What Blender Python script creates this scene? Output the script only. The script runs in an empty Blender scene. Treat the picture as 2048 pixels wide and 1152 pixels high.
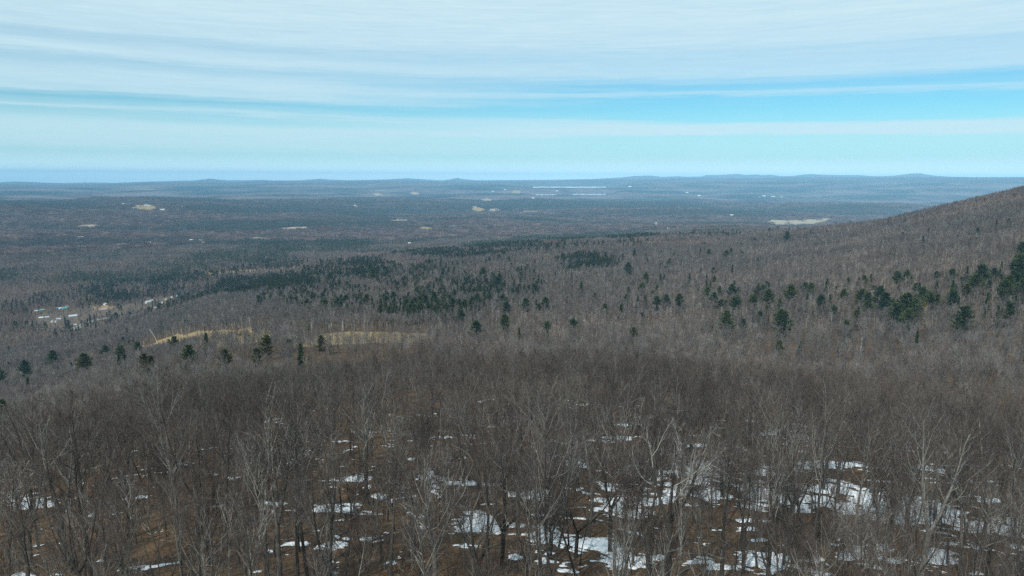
import bpy, math
import numpy as np
from mathutils import Matrix, Vector

# ------------------------------------------------------------------ camera, sky, sun
SC = bpy.context.scene
PITCH = math.radians(8.55)
ROLL = math.radians(0.33)
FPX = 1462.0            # focal length in pixels of a 2048 px wide frame
cd = bpy.data.cameras.new('camera')
cam = bpy.data.objects.new('camera', cd)
SC.collection.objects.link(cam)
cd.sensor_width = 36.0
cd.lens = 36.0 * FPX / 2048.0
cd.clip_start = 0.5
cd.clip_end = 200000.0
fwd = Vector((0, math.cos(PITCH), -math.sin(PITCH)))
up0 = Vector((0, math.sin(PITCH), math.cos(PITCH)))
rt0 = Vector((1, 0, 0))
rt = rt0 * math.cos(ROLL) - up0 * math.sin(ROLL) * -1.0
up = up0 * math.cos(ROLL) - rt0 * math.sin(ROLL)
cam.matrix_world = Matrix(((rt.x, up.x, -fwd.x, 0), (rt.y, up.y, -fwd.y, 0), (rt.z, up.z, -fwd.z, 0), (0, 0, 0, 1)))
SC.camera = cam

SUN_EL, SUN_AZ = math.radians(41), math.radians(208)     # azimuth clockwise from +Y (the view); behind the camera, a little to its left
world = bpy.data.worlds.new('World')
SC.world = world
world.use_nodes = True
SKY_STRENGTH = 0.115
def build_world():
    nt = world.node_tree; N = nt.nodes; L = nt.links
    N.clear()
    out = N.new('ShaderNodeOutputWorld'); bg = N.new('ShaderNodeBackground')
    bg.inputs['Strength'].default_value = SKY_STRENGTH
    sky = N.new('ShaderNodeTexSky'); sky.sky_type = 'NISHITA'; sky.sun_disc = False
    sky.sun_elevation = SUN_EL; sky.sun_rotation = SUN_AZ
    sky.altitude = 300; sky.air_density = 1.0; sky.dust_density = 0.15; sky.ozone_density = 1.6
    tc = N.new('ShaderNodeTexCoord'); sep = N.new('ShaderNodeSeparateXYZ')
    L.new(tc.outputs['Generated'], sep.inputs[0])
    def M(op, a, b=None, c=None, clamp=False):
        n = N.new('ShaderNodeMath'); n.operation = op; n.use_clamp = clamp
        for i, v in enumerate((a, b, c)):
            if v is None: continue
            if isinstance(v, (int, float)): n.inputs[i].default_value = v
            else: L.new(v, n.inputs[i])
        return n.outputs[0]
    el = M('MULTIPLY', M('ARCSINE', sep.outputs['Z']), 180 / math.pi)
    az = M('MULTIPLY', M('ARCTAN2', sep.outputs['X'], sep.outputs['Y']), 180 / math.pi)
    def noise(sx, sy, detail, rough, seed, dist=0.0):
        cb = N.new('ShaderNodeCombineXYZ')
        L.new(M('MULTIPLY', az, sx), cb.inputs[0]); L.new(M('MULTIPLY', el, sy), cb.inputs[1]); cb.inputs[2].default_value = seed
        t = N.new('ShaderNodeTexNoise'); t.inputs['Scale'].default_value = 1.0
        t.inputs['Detail'].default_value = detail; t.inputs['Roughness'].default_value = rough; t.inputs['Distortion'].default_value = dist
        L.new(cb.outputs[0], t.inputs['Vector'])
        return t.outputs['Fac']
    n1 = noise(0.05, 0.55, 5, 0.55, 3.1)
    n2 = noise(0.10, 2.6, 6, 0.6, 9.7, 0.3)
    n3 = noise(0.35, 5.5, 4, 0.7, 5.2, 0.2)
    # height of the cloud bands, gently warped along the horizon
    h = M('ADD', M('ADD', el, M('MULTIPLY', az, 0.0062)), M('MULTIPLY', M('SUBTRACT', n1, 0.5), 1.1))
    h = M('ADD', h, M('MULTIPLY', M('SUBTRACT', n2, 0.5), 0.5))
    h = M('ADD', h, M('MULTIPLY', M('SUBTRACT', n3, 0.5), 0.22))
    hn = M('DIVIDE', h, 15.0)
    def ramp(stops):
        r = N.new('ShaderNodeValToRGB'); cr = r.color_ramp; cr.interpolation = 'EASE'
        while len(cr.elements) > 1: cr.elements.remove(cr.elements[-1])
        cr.elements[0].position = stops[0][0] / 15; v = stops[0][1]; cr.elements[0].color = (v, v, v, 1)
        for p, v in stops[1:]:
            e = cr.elements.new(p / 15); e.color = (v, v, v, 1)
        L.new(hn, r.inputs['Fac'])
        return r.outputs['Color']
    left = ramp([(0.0, .25), (1.5, .22), (2.1, .62), (3.2, .74), (3.75, .34), (4.05, .30), (4.3, .66), (4.6, .30), (4.95, .13), (5.2, .34), (5.5, .72),
                 (6.4, .80), (7.3, .55), (8.0, .85), (8.8, .62), (9.6, .84), (11.5, .90), (15, .95)])
    right = ramp([(0.0, .22), (2.2, .20), (3.05, .24), (3.35, .84), (4.05, .82), (4.45, .04), (5.2, .0), (5.95, .02), (6.25, .50), (6.45, .12), (6.8, .10),
                  (7.1, .32), (7.6, .66), (9.3, .66), (9.9, .84), (11.5, .90), (15, .95)])
    f = M('DIVIDE', M('ADD', M('ADD', az, 16), M('MULTIPLY', M('SUBTRACT', n2, 0.5), 26)), 24, clamp=True)
    mix = N.new('ShaderNodeMix'); mix.data_type = 'FLOAT'
    L.new(f, mix.inputs[0]); L.new(left, mix.inputs[2]); L.new(right, mix.inputs[3])
    cov = M('ADD', mix.outputs[0], M('MULTIPLY', M('SUBTRACT', n3, 0.5), 0.34), clamp=True)
    cov = M('MULTIPLY', cov, M('ADD', 0.82, M('MULTIPLY', n2, 0.36)), clamp=True)
    hi = M('MULTIPLY', M('DIVIDE', M('SUBTRACT', el, 16), 50, clamp=True), 0.35)
    cov = M('SUBTRACT', cov, M('MULTIPLY', hi, n1), clamp=True)
    tint = N.new('ShaderNodeMix'); tint.data_type = 'RGBA'; tint.blend_type = 'MULTIPLY'
    tint.inputs[0].default_value = 1.0; tint.inputs[7].default_value = SKY_TINT
    L.new(sky.outputs[0], tint.inputs[6])
    low = N.new('ShaderNodeMix'); low.data_type = 'RGBA'      # the air thickens to a pale blue low over the horizon
    fl = M('MULTIPLY', M('SUBTRACT', 1.0, M('DIVIDE', el, 5.2, clamp=True)), 0.92, clamp=True)
    L.new(fl, low.inputs[0]); L.new(tint.outputs[2], low.inputs[6]); low.inputs[7].default_value = LOW_AIR
    glow = N.new('ShaderNodeMix'); glow.data_type = 'RGBA'    # brightest in the last degrees above the horizon
    L.new(M('POWER', M('SUBTRACT', 1.0, M('DIVIDE', M('ABSOLUTE', el), 1.7, clamp=True)), 1.5), glow.inputs[0]); L.new(low.outputs[2], glow.inputs[6]); glow.inputs[7].default_value = (9.6, 12.6, 12.8, 1)
    cl = N.new('ShaderNodeMix'); cl.data_type = 'RGBA'
    L.new(cov, cl.inputs[0]); L.new(glow.outputs[2], cl.inputs[6]); cl.inputs[7].default_value = CLOUD
    L.new(cl.outputs[2], bg.inputs['Color']); L.new(bg.outputs[0], out.inputs['Surface'])
SKY_TINT = (0.40, 0.81, 0.94, 1)
LOW_AIR = (4.2, 7.0, 7.9, 1)
CLOUD = (5.5, 7.3, 8.0, 1)
build_world()

sl = bpy.data.lights.new('sun', 'SUN')
sl.energy = 3.5; sl.angle = math.radians(0.9); sl.color = (1.0, 0.955, 0.89)
sun = bpy.data.objects.new('sun', sl); SC.collection.objects.link(sun)
sd = Vector((math.sin(SUN_AZ) * math.cos(SUN_EL), math.cos(SUN_AZ) * math.cos(SUN_EL), math.sin(SUN_EL)))
sun.rotation_euler = sd.to_track_quat('Z', 'Y').to_euler()
sun.location = (0, 0, 50)
SC.view_settings.view_transform = 'Standard'; SC.view_settings.look = 'None'
SC.view_settings.exposure = 0.0; SC.view_settings.gamma = 1.0; SC.view_settings.use_curve_mapping = False
cy = SC.cycles
cy.max_bounces = 5; cy.diffuse_bounces = 2; cy.glossy_bounces = 1; cy.transmission_bounces = 1; cy.transparent_max_bounces = 8; cy.volume_bounces = 3
cy.use_denoising = False
cy.use_adaptive_sampling = False
cy.caustics_reflective = False; cy.caustics_refractive = False
cy.sample_clamp_indirect = 1.5; cy.sample_clamp_direct = 6.0

# ------------------------------------------------------------------ noise and terrain height
def _h(ix, iy, s):
    n = (ix.astype(np.int64) * 374761393 + iy.astype(np.int64) * 668265263 + s * 974634777) & 0x7fffffff
    n = ((n ^ (n >> 13)) * 1274126177) & 0x7fffffff
    return ((n ^ (n >> 16)) & 0xffffff) / float(0xffffff)
def vnoise(x, y, s=0):
    x = np.asarray(x, float); y = np.asarray(y, float)
    ix = np.floor(x); iy = np.floor(y); fx = x - ix; fy = y - iy
    fx = fx * fx * (3 - 2 * fx); fy = fy * fy * (3 - 2 * fy)
    a = _h(ix, iy, s); b = _h(ix + 1, iy, s); c = _h(ix, iy + 1, s); d = _h(ix + 1, iy + 1, s)
    return (a + (b - a) * fx) * (1 - fy) + (c + (d - c) * fx) * fy
def fbm(x, y, s=0, o=4, g=0.5):
    v = 0; a = 1; t = 0
    for i in range(o):
        v = v + a * vnoise(x * 2 ** i + 17.3 * i, y * 2 ** i - 9.1 * i, s + i); t += a; a *= g
    return v / t - 0.5

def ray(px, py):
    px = np.asarray(px, float); py = np.asarray(py, float)
    u = (px - 1024) / FPX; v = (576 - py) / FPX
    d = np.array(fwd)[None] + u.reshape(-1, 1) * np.array(rt)[None] + v.reshape(-1, 1) * np.array(up)[None]
    return d
def project(x, y, z):
    p = np.stack([x, y, z], -1)
    w = p @ np.array(fwd)
    w = np.where(w > 0.01, w, 0.01)
    return 1024 + FPX * (p @ np.array(rt)) / w, 576 - FPX * (p @ np.array(up)) / w

KD = np.array([0.1, 70, 150, 250, 320, 390, 450, 540, 620, 800, 1050, 1400, 1700, 2000, 2500, 3200, 4200, 5500, 7000, 9000, 14000, 20000, 45000, 90000.])
KX = np.array([-200, 100, 300, 500, 750, 1000, 1250, 1500, 1750, 2048, 2300.])
KZ = np.array([
 [-30, -42, -58, -88, -104, -118, -132, -152, -168, -208, -252, -290, -303, -306, -308, -310, -308, -285, -218, -262, -310, -312, -312, -312],
 [-30, -42, -56, -83, -100, -113, -125, -145, -162, -204, -250, -290, -303, -306, -308, -310, -305, -285, -216, -262, -310, -312, -312, -312],
 [-30, -42, -56, -78, -97, -104, -112, -128, -145, -185, -225, -262, -290, -300, -306, -308, -302, -280, -222, -262, -310, -312, -312, -312],
 [-30, -42, -56, -74, -99, -110, -107, -117, -126, -148, -178, -205, -235, -244, -268, -288, -305, -290, -245, -275, -310, -312, -312, -312],
 [-30, -42, -56, -72, -96, -110, -115, -126, -132, -147, -168, -188, -200, -222, -262, -292, -306, -302, -292, -290, -265, -312, -312, -312],
 [-30, -42, -56, -71, -94, -108, -117, -128, -135, -146, -157, -164, -170, -182, -228, -278, -300, -306, -304, -300, -268, -312, -312, -312],
 [-30, -42, -56, -71, -92, -105, -113, -121, -125, -134, -143, -148, -150, -164, -208, -250, -290, -304, -304, -300, -300, -312, -312, -312],
 [-30, -42, -56, -72, -92, -103, -109, -115, -117, -121, -126, -128, -132, -144, -166, -180, -250, -300, -304, -300, -305, -312, -312, -312],
 [-30, -42, -57, -74, -91, -100, -103, -105, -104, -104, -104, -101, -100, -114, -190, -280, -305, -306, -304, -300, -305, -312, -312, -312],
 [-30, -42, -57, -76, -86, -91, -92, -93, -92, -86, -66, -40, -13, -4, -50, -180, -290, -306, -304, -300, -305, -312, -312, -312],
 [-30, -42, -57, -77, -86, -89, -88, -86, -82, -70, -44, -8, 30, 45, -20, -140, -280, -306, -304, -300, -305, -312, -312, -312]])
LOGK = np.log(KD)
AZK = np.degrees(np.arctan((KX - 1024) / FPX / math.cos(PITCH)))
_ag = np.linspace(-55, 55, 221); _dg = np.linspace(math.log(20), math.log(90000), 520)
_G = np.zeros((len(_ag), len(_dg)))
_rows = np.array([np.interp(_dg, LOGK, r) for r in KZ])
for j in range(len(_dg)):
    _G[:, j] = np.interp(_ag, AZK, _rows[:, j])
def _blur(a, ax, r):
    k = np.exp(-0.5 * (np.arange(-3 * r, 3 * r + 1) / r) ** 2); k /= k.sum()
    pad = [(0, 0), (0, 0)]; pad[ax] = (3 * r, 3 * r)
    p = np.pad(a, pad, mode='edge')
    return np.apply_along_axis(lambda v: np.convolve(v, k, 'valid'), ax, p)
_G = _blur(_blur(_G, 1, 5), 0, 7)

LAKES = [(1066, 1212, 373.4, 375.4, -190), (1146, 1211, 388.0, 389.4, -284), (1072, 1112, 389.0, 390.2, -285)]
def far_line(pts):
    pts = np.array(pts, float)
    d = ray(pts[:, 0], pts[:, 1])
    az = np.degrees(np.arctan2(d[:, 0], d[:, 1])); t = d[:, 2] / np.hypot(d[:, 0], d[:, 1])
    return az, t
AZ1, T1 = far_line([(-200, 368), (0, 368), (100, 370), (200, 368), (300, 364), (480, 364), (520, 362), (640, 362), (760, 361), (800, 361), (900, 362), (1000, 362), (1100, 361), (1200, 359),
                    (1300, 358), (1350, 357), (1450, 356), (1500, 356.5), (1580, 354.5), (1660, 354), (1700, 355), (1780, 354), (1850, 353.5), (1950, 354.5), (2048, 354), (2300, 355)])
AZ2, T2 = far_line([(-200, 365), (0, 364.5), (28, 363), (60, 364), (100, 366), (200, 367), (250, 365), (340, 362), (390, 361), (404, 359), (420, 357), (436, 359), (452, 360.5), (500, 360.5), (520, 359.5), (545, 361),
                    (600, 360.5), (640, 357.5), (665, 359.5), (700, 360.5), (770, 359), (815, 356.3), (850, 359), (885, 361), (900, 358.6), (914, 355.6), (930, 358.6), (950, 360.5), (1000, 360.3), (1100, 359.5), (1180, 358),
                    (1240, 355), (1270, 352), (1300, 351), (1322, 353.5), (1340, 353.3), (1355, 352.4), (1370, 353.6), (1400, 353), (1412, 350.4), (1440, 350), (1474, 347.6), (1490, 350), (1512, 349), (1525, 350.3), (1542, 349.2), (1560, 352.3),
                    (1585, 352), (1604, 349.5), (1620, 348.2), (1650, 349.5), (1690, 350.5), (1715, 350), (1745, 352.4), (1780, 352), (1800, 350), (1822, 347), (1840, 346.5), (1862, 350.5), (1890, 353), (1950, 354.6), (2048, 355), (2300, 355)])
def Z(x, y):
    x = np.asarray(x, float); y = np.asarray(y, float)
    d = np.maximum(np.hypot(x, y), 0.5)
    az = np.degrees(np.arctan2(x, y))
    aa = np.where(np.abs(az) <= 55, az, np.sign(az) * 55)
    back = np.clip((np.abs(az) - 90) / 90, 0, 1)
    fa = np.clip((aa + 55) / 110 * (len(_ag) - 1), 0, len(_ag) - 1.001)
    fd = np.clip((np.log(d) - _dg[0]) / (_dg[-1] - _dg[0]) * (len(_dg) - 1), 0, len(_dg) - 1.001)
    ia = fa.astype(int); jd = fd.astype(int); u = fa - ia; v = fd - jd
    z = (_G[ia, jd] * (1 - u) + _G[ia + 1, jd] * u) * (1 - v) + (_G[ia, jd + 1] * (1 - u) + _G[ia + 1, jd + 1] * u) * v
    zb = -30 - np.clip(d, 0, 3000) * 0.02
    z = z * (1 - back) + zb * back
    sm = lambda a, b: np.clip((d - a) / (b - a), 0, 1) ** 2 * (3 - 2 * np.clip((d - a) / (b - a), 0, 1))
    z = z + fbm(x / 9, y / 9, 11, 3) * 1.0 * (1 - sm(250, 500)) + fbm(x / 45, y / 45, 12, 3) * 3.0 * sm(60, 150)
    z = z + fbm(x / 260, y / 260, 13, 3) * 14 * sm(500, 1500)
    z = z + fbm(x / 1300, y / 1100, 14, 4) * 125 * sm(2600, 6500)
    z = z + fbm(x / 5200, y / 4200, 15, 4) * 62 * sm(8000, 14000)
    # nearer and farther ranges on the horizon
    r1 = np.interp(az, AZ1, T1) * 21000; r2 = np.interp(az, AZ2, T2) * 29000
    b1 = np.where(d < 21000, np.clip((d - 11500) / 9500, 0, 1), np.clip((25000 - d) / 4000, 0, 1)); b1 = b1 * b1 * (3 - 2 * b1)
    b2 = np.clip(1 - np.abs(d - 29000) / 4000, 0, 1); b2 = b2 * b2 * (3 - 2 * b2)
    front = np.abs(az) < 50
    z = np.where(front & (b1 > 0), z * (1 - b1) + (r1) * b1, z)
    z = np.where(front & (b2 > 0), z * (1 - b2) + (r2) * b2, z)
    for (x0, x1, y0, y1, zl) in LAKES:
        px, py = project(x, y, np.full_like(x, float(zl)))
        m = np.clip(1.6 - np.maximum(np.abs(px - (x0 + x1) / 2) / ((x1 - x0) / 2 + 4), np.abs(py - (y0 + y1) / 2 - 0.3) / ((y1 - y0) / 2 + 1.0)), 0, 0.4) / 0.4
        m = m * (d > 5000) * (y > 0)
        z = np.where(m > 0, np.minimum(z, z * (1 - m) + (zl - 2.0) * m), z)
    return z
_rd = np.exp(np.linspace(math.log(40), math.log(60000), 1400))
def ground_at(px, py, lift=0.0):
    """where the sight line of a photo pixel meets the ground"""
    d = ray([px], [py])[0]; hlen = math.hypot(d[0], d[1]); ux, uy, t = d[0] / hlen, d[1] / hlen, d[2] / hlen
    z = Z(ux * _rd, uy * _rd) + lift
    below = np.nonzero(t * _rd < z)[0]
    if len(below) == 0: return None
    i = max(below[0], 1)
    f0 = t * _rd[i - 1] - z[i - 1]; f1 = t * _rd[i] - z[i]
    k = f0 / (f0 - f1) if f0 != f1 else 0
    r = _rd[i - 1] + k * (_rd[i] - _rd[i - 1])
    return ux * r, uy * r, float(Z(np.array([ux * r]), np.array([uy * r]))[0]), r

# ------------------------------------------------------------------ small helpers
C = SC.collection
def mesh_quads(name, verts, quads, mats=None, midx=None, smooth=True):
    me = bpy.data.meshes.new(name)
    verts = np.asarray(verts, np.float32); quads = np.asarray(quads, np.int32)
    me.vertices.add(len(verts)); me.vertices.foreach_set('co', verts.ravel())
    me.loops.add(quads.size); me.loops.foreach_set('vertex_index', quads.ravel())
    me.polygons.add(len(quads)); k = quads.shape[1]
    me.polygons.foreach_set('loop_start', np.arange(0, quads.size, k, dtype=np.int32))
    me.polygons.foreach_set('loop_total', np.full(len(quads), k, np.int32))
    if midx is not None: me.polygons.foreach_set('material_index', np.asarray(midx, np.int32))
    if smooth: me.polygons.foreach_set('use_smooth', np.ones(len(quads), bool))
    for m in (mats or []): me.materials.append(m)
    me.update(calc_edges=True); me.validate()
    return me
def tag(o, label=None, cat=None, group=None, kind=None):
    if label: o['label'] = label
    if cat: o['category'] = cat
    if group: o['group'] = group
    if kind: o['kind'] = kind
    return o
def link(o, parent=None):
    C.objects.link(o)
    if parent: o.parent = parent
    return o
def obj(name, me, parent=None):
    return link(bpy.data.objects.new(name, me), parent)

def new_mat(name):
    m = bpy.data.materials.new(name); m.use_nodes = True
    nt = m.node_tree; b = nt.nodes['Principled BSDF']; b.inputs['Roughness'].default_value = 0.85
    b.inputs['Specular IOR Level'].default_value = 0.25
    return m, nt, b
def ramp_node(nt, stops, fac):
    r = nt.nodes.new('ShaderNodeValToRGB'); cr = r.color_ramp
    while len(cr.elements) > 1: cr.elements.remove(cr.elements[-1])
    cr.elements[0].position = stops[0][0]; cr.elements[0].color = (*stops[0][1], 1)
    for p, c in stops[1:]:
        e = cr.elements.new(p); e.color = (*c, 1)
    nt.links.new(fac, r.inputs['Fac']); return r.outputs['Color']
def noise_node(nt, scale, detail=4, rough=0.6, src='Object', vec=None, dist=0.0):
    t = nt.nodes.new('ShaderNodeTexNoise'); t.inputs['Scale'].default_value = scale
    t.inputs['Detail'].default_value = detail; t.inputs['Roughness'].default_value = rough; t.inputs['Distortion'].default_value = dist
    if vec is None:
        tc = nt.nodes.new('ShaderNodeTexCoord'); vec = tc.outputs[src]
    nt.links.new(vec, t.inputs['Vector']); return t.outputs['Fac']
def mix_node(nt, fac, a, b, mode='MIX'):
    m = nt.nodes.new('ShaderNodeMix'); m.data_type = 'RGBA'; m.blend_type = mode
    for i, v in ((0, fac), (6, a), (7, b)):
        if isinstance(v, (int, float)): m.inputs[i].default_value = v
        elif isinstance(v, tuple): m.inputs[i].default_value = (*v[:3], 1)
        else: nt.links.new(v, m.inputs[i])
    return m.outputs[2]
def math_node(nt, op, a, b=0.0, clamp=False):
    n = nt.nodes.new('ShaderNodeMath'); n.operation = op; n.use_clamp = clamp
    for i, v in enumerate((a, b)):
        if isinstance(v, (int, float)): n.inputs[i].default_value = v
        else: nt.links.new(v, n.inputs[i])
    return n.outputs[0]
def bump(nt, b, h, strength, dist):
    n = nt.nodes.new('ShaderNodeBump'); n.inputs['Strength'].default_value = strength; n.inputs['Distance'].default_value = dist
    nt.links.new(h, n.inputs['Height']); nt.links.new(n.outputs[0], b.inputs['Normal'])

def bark_mat(name, dark, mid, pale, patch=0.62, scale=2.2, vary=0.5):
    """bark: dark furrows, a grey middle tone and pale lichen patches; vary: tone from tree to tree"""
    m, nt, b = new_mat(name)
    n1 = noise_node(nt, scale, 5, 0.65)
    n2 = noise_node(nt, 14, 3, 0.6)
    col = ramp_node(nt, [(0.30, dark), (0.5, mid), (patch, mid), (min(patch + 0.1, 1), pale)], n1)
    col = mix_node(nt, 0.45, col, ramp_node(nt, [(0.35, tuple(c * 0.55 for c in mid)), (0.65, tuple(min(1, c * 1.3) for c in mid))], n2))
    oi = nt.nodes.new('ShaderNodeObjectInfo')
    v = ramp_node(nt, [(0.0, (1 - vary,) * 3), (0.5, (1, 1, 1)), (1.0, (1 + vary, 1 + vary * 0.95, 1 + vary * 0.9))], oi.outputs['Random'])
    col = mix_node(nt, 1.0, col, v, 'MULTIPLY')
    nt.links.new(col, b.inputs['Base Color'])
    return m
def twig_mat(name, stops, vary=0.35):
    m, nt, b = new_mat(name)
    oi = nt.nodes.new('ShaderNodeObjectInfo')
    wn = nt.nodes.new('ShaderNodeTexWhiteNoise'); wn.noise_dimensions = '1D'
    nt.links.new(oi.outputs['Random'], wn.inputs['W'])
    a = ramp_node(nt, stops, oi.outputs['Random'])
    geo = nt.nodes.new('ShaderNodeNewGeometry')
    big = noise_node(nt, 0.011, 3, 0.6, vec=geo.outputs['Position'])       # stands of one kind of tree share a tint
    t = ramp_node(nt, [(0.32, (0.66, 0.62, 0.66)), (0.5, (1.0, 0.97, 0.97)), (0.68, (1.42, 1.30, 1.22))], big)
    huge = noise_node(nt, 0.0035, 2, 0.5, vec=geo.outputs['Position'])
    t = mix_node(nt, 1.0, t, ramp_node(nt, [(0.35, (0.86, 0.88, 0.93)), (0.65, (1.16, 1.08, 1.04))], huge), 'MULTIPLY')
    a = mix_node(nt, 1.0, a, t, 'MULTIPLY')
    v = ramp_node(nt, [(0.0, (1 - vary,) * 3), (1.0, (1 + vary,) * 3)], wn.outputs['Value'])
    nt.links.new(mix_node(nt, 1.0, a, v, 'MULTIPLY'), b.inputs['Base Color'])
    return m
BARK = {
 'dark': bark_mat('bark_dark', (.020, .018, .015), (.055, .050, .043), (.20, .21, .17), 0.62),
 'grey': bark_mat('bark_grey', (.032, .029, .025), (.095, .088, .077), (.27, .28, .23), 0.60),
 'pale': bark_mat('bark_pale', (.06, .056, .05), (.18, .174, .155), (.40, .41, .36), 0.56)}
LIMB = {
 'dark': bark_mat('limb_dark', (.06, .055, .048), (.15, .143, .13), (.34, .35, .31), 0.58),
 'grey': bark_mat('limb_grey', (.09, .085, .076), (.23, .224, .20), (.42, .43, .38), 0.55),
 'pale': bark_mat('limb_pale', (.085, .08, .07), (.25, .245, .22), (.46, .47, .42), 0.54)}
LIMB_MIX = bark_mat('limb_mixed', (.07, .065, .058), (.22, .215, .195), (.44, .45, .41), 0.55, vary=0.65)
BARK_MIX = bark_mat('bark_mixed', (.03, .027, .024), (.105, .098, .088), (.30, .30, .27), 0.58, vary=0.6)
BARK_WHITE = bark_mat('bark_birch', (.20, .19, .17), (.52, .50, .46), (.66, .64, .60), 0.55, vary=0.25)
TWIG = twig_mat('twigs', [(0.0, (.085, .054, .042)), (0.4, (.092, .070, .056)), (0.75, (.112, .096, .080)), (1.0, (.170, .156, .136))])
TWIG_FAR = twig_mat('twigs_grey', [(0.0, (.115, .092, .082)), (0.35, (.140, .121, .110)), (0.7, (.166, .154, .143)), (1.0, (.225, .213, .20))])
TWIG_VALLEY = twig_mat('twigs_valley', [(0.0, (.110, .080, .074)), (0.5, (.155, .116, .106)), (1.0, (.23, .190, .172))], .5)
def needle_mat(name, a, b_):
    m, nt, b = new_mat(name)
    oi = nt.nodes.new('ShaderNodeObjectInfo')
    n = noise_node(nt, 0.8, 3, 0.6)
    col = mix_node(nt, oi.outputs['Random'], a, b_)
    col = mix_node(nt, 1.0, col, ramp_node(nt, [(0.3, (.6, .62, .6)), (0.7, (1.45, 1.4, 1.2))], n), 'MULTIPLY')
    nt.links.new(col, b.inputs['Base Color'])
    return m
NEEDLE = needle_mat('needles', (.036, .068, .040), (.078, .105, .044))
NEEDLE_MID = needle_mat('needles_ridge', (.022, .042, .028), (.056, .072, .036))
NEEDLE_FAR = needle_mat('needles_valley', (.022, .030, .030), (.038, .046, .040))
NEEDLE_Y = needle_mat('needles_yellow', (.20, .17, .02), (.22, .19, .03))
NEEDLE_OL = needle_mat('needles_olive', (.060, .072, .018), (.085, .090, .022))

# ------------------------------------------------------------------ branch growth
def tubes(P, R, S, ph=0.0):
    """P (B,K,3) centre lines, R (B,K) radii -> verts, quads"""
    B, K, _ = P.shape
    T = np.gradient(P, axis=1); T /= np.linalg.norm(T, axis=2, keepdims=True) + 1e-9
    ref = np.where(np.abs(T[:, :1, 2:3]) > 0.8, np.array([1., 0, 0]), np.array([0, 0, 1.]))
    U = np.cross(T, np.broadcast_to(ref, T.shape)); U /= np.linalg.norm(U, axis=2, keepdims=True) + 1e-9
    V = np.cross(T, U)
    a = np.arange(S) / S * 2 * math.pi + ph
    ring = P[:, :, None, :] + R[:, :, None, None] * (np.cos(a)[None, None, :, None] * U[:, :, None, :] + np.sin(a)[None, None, :, None] * V[:, :, None, :])
    verts = ring.reshape(-1, 3)
    base = (np.arange(B)[:, None, None] * K + np.arange(K - 1)[None, :, None]) * S
    s = np.arange(S)[None, None, :]; s2 = (s + 1) % S
    q = np.stack([base + s, base + s2, base + S + s2, base + S + s], -1).reshape(-1, 4)
    return verts, q
def grow(rng, P, R, Lp, n, t0, t1, ang, lenf, K, rf, up_, wob, rmin, taper=0.3):
    B, Kp, _ = P.shape
    t = t0 + (t1 - t0) * (np.arange(n)[None] + rng.random((B, n))) / n
    f = t * (Kp - 1); i = np.minimum(f.astype(int), Kp - 2); u = (f - i)[..., None]
    bi = np.arange(B)[:, None]
    pos = P[bi, i] * (1 - u) + P[bi, i + 1] * u
    tan = P[bi, i + 1] - P[bi, i]; tan /= np.linalg.norm(tan, axis=2, keepdims=True) + 1e-9
    r = R[bi, i] * (1 - u[..., 0]) + R[bi, i + 1] * u[..., 0]
    rnd = rng.normal(size=(B, n, 3)); perp = np.cross(tan, rnd); perp /= np.linalg.norm(perp, axis=2, keepdims=True) + 1e-9
    a = np.radians(ang[0] + (ang[1] - ang[0]) * rng.random((B, n)))[..., None]
    d = tan * np.cos(a) + perp * np.sin(a)
    L = (lenf(t) * Lp[:, None] * (0.65 + 0.7 * rng.random((B, n)))).reshape(-1)
    pos = pos.reshape(-1, 3); d = d.reshape(-1, 3); r = r.reshape(-1)
    out = np.zeros((B * n, K, 3)); out[:, 0] = pos; p = pos.copy()
    for k in range(1, K):
        d = d + rng.normal(size=d.shape) * wob; d[:, 2] += up_
        d /= np.linalg.norm(d, axis=1, keepdims=True)
        p = p + d * (L / (K - 1))[:, None]; out[:, k] = p
    r0 = np.maximum(np.minimum(r * rf, 0.012 + L * 0.0165), rmin)
    rad = r0[:, None] * (1 - (1 - taper) * np.linspace(0, 1, K)[None]); rad = np.maximum(rad, rmin * 0.7)
    return out, rad, L
def stem_line(rng, base, d, L, K, wob, up_=0.05):
    p = np.array(base, float); d = np.array(d, float); out = [p.copy()]
    for k in range(1, K):
        d = d + rng.normal(size=3) * wob; d[2] += up_; d /= np.linalg.norm(d); p = p + d * L / (K - 1); out.append(p.copy())
    return np.array(out)

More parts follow.
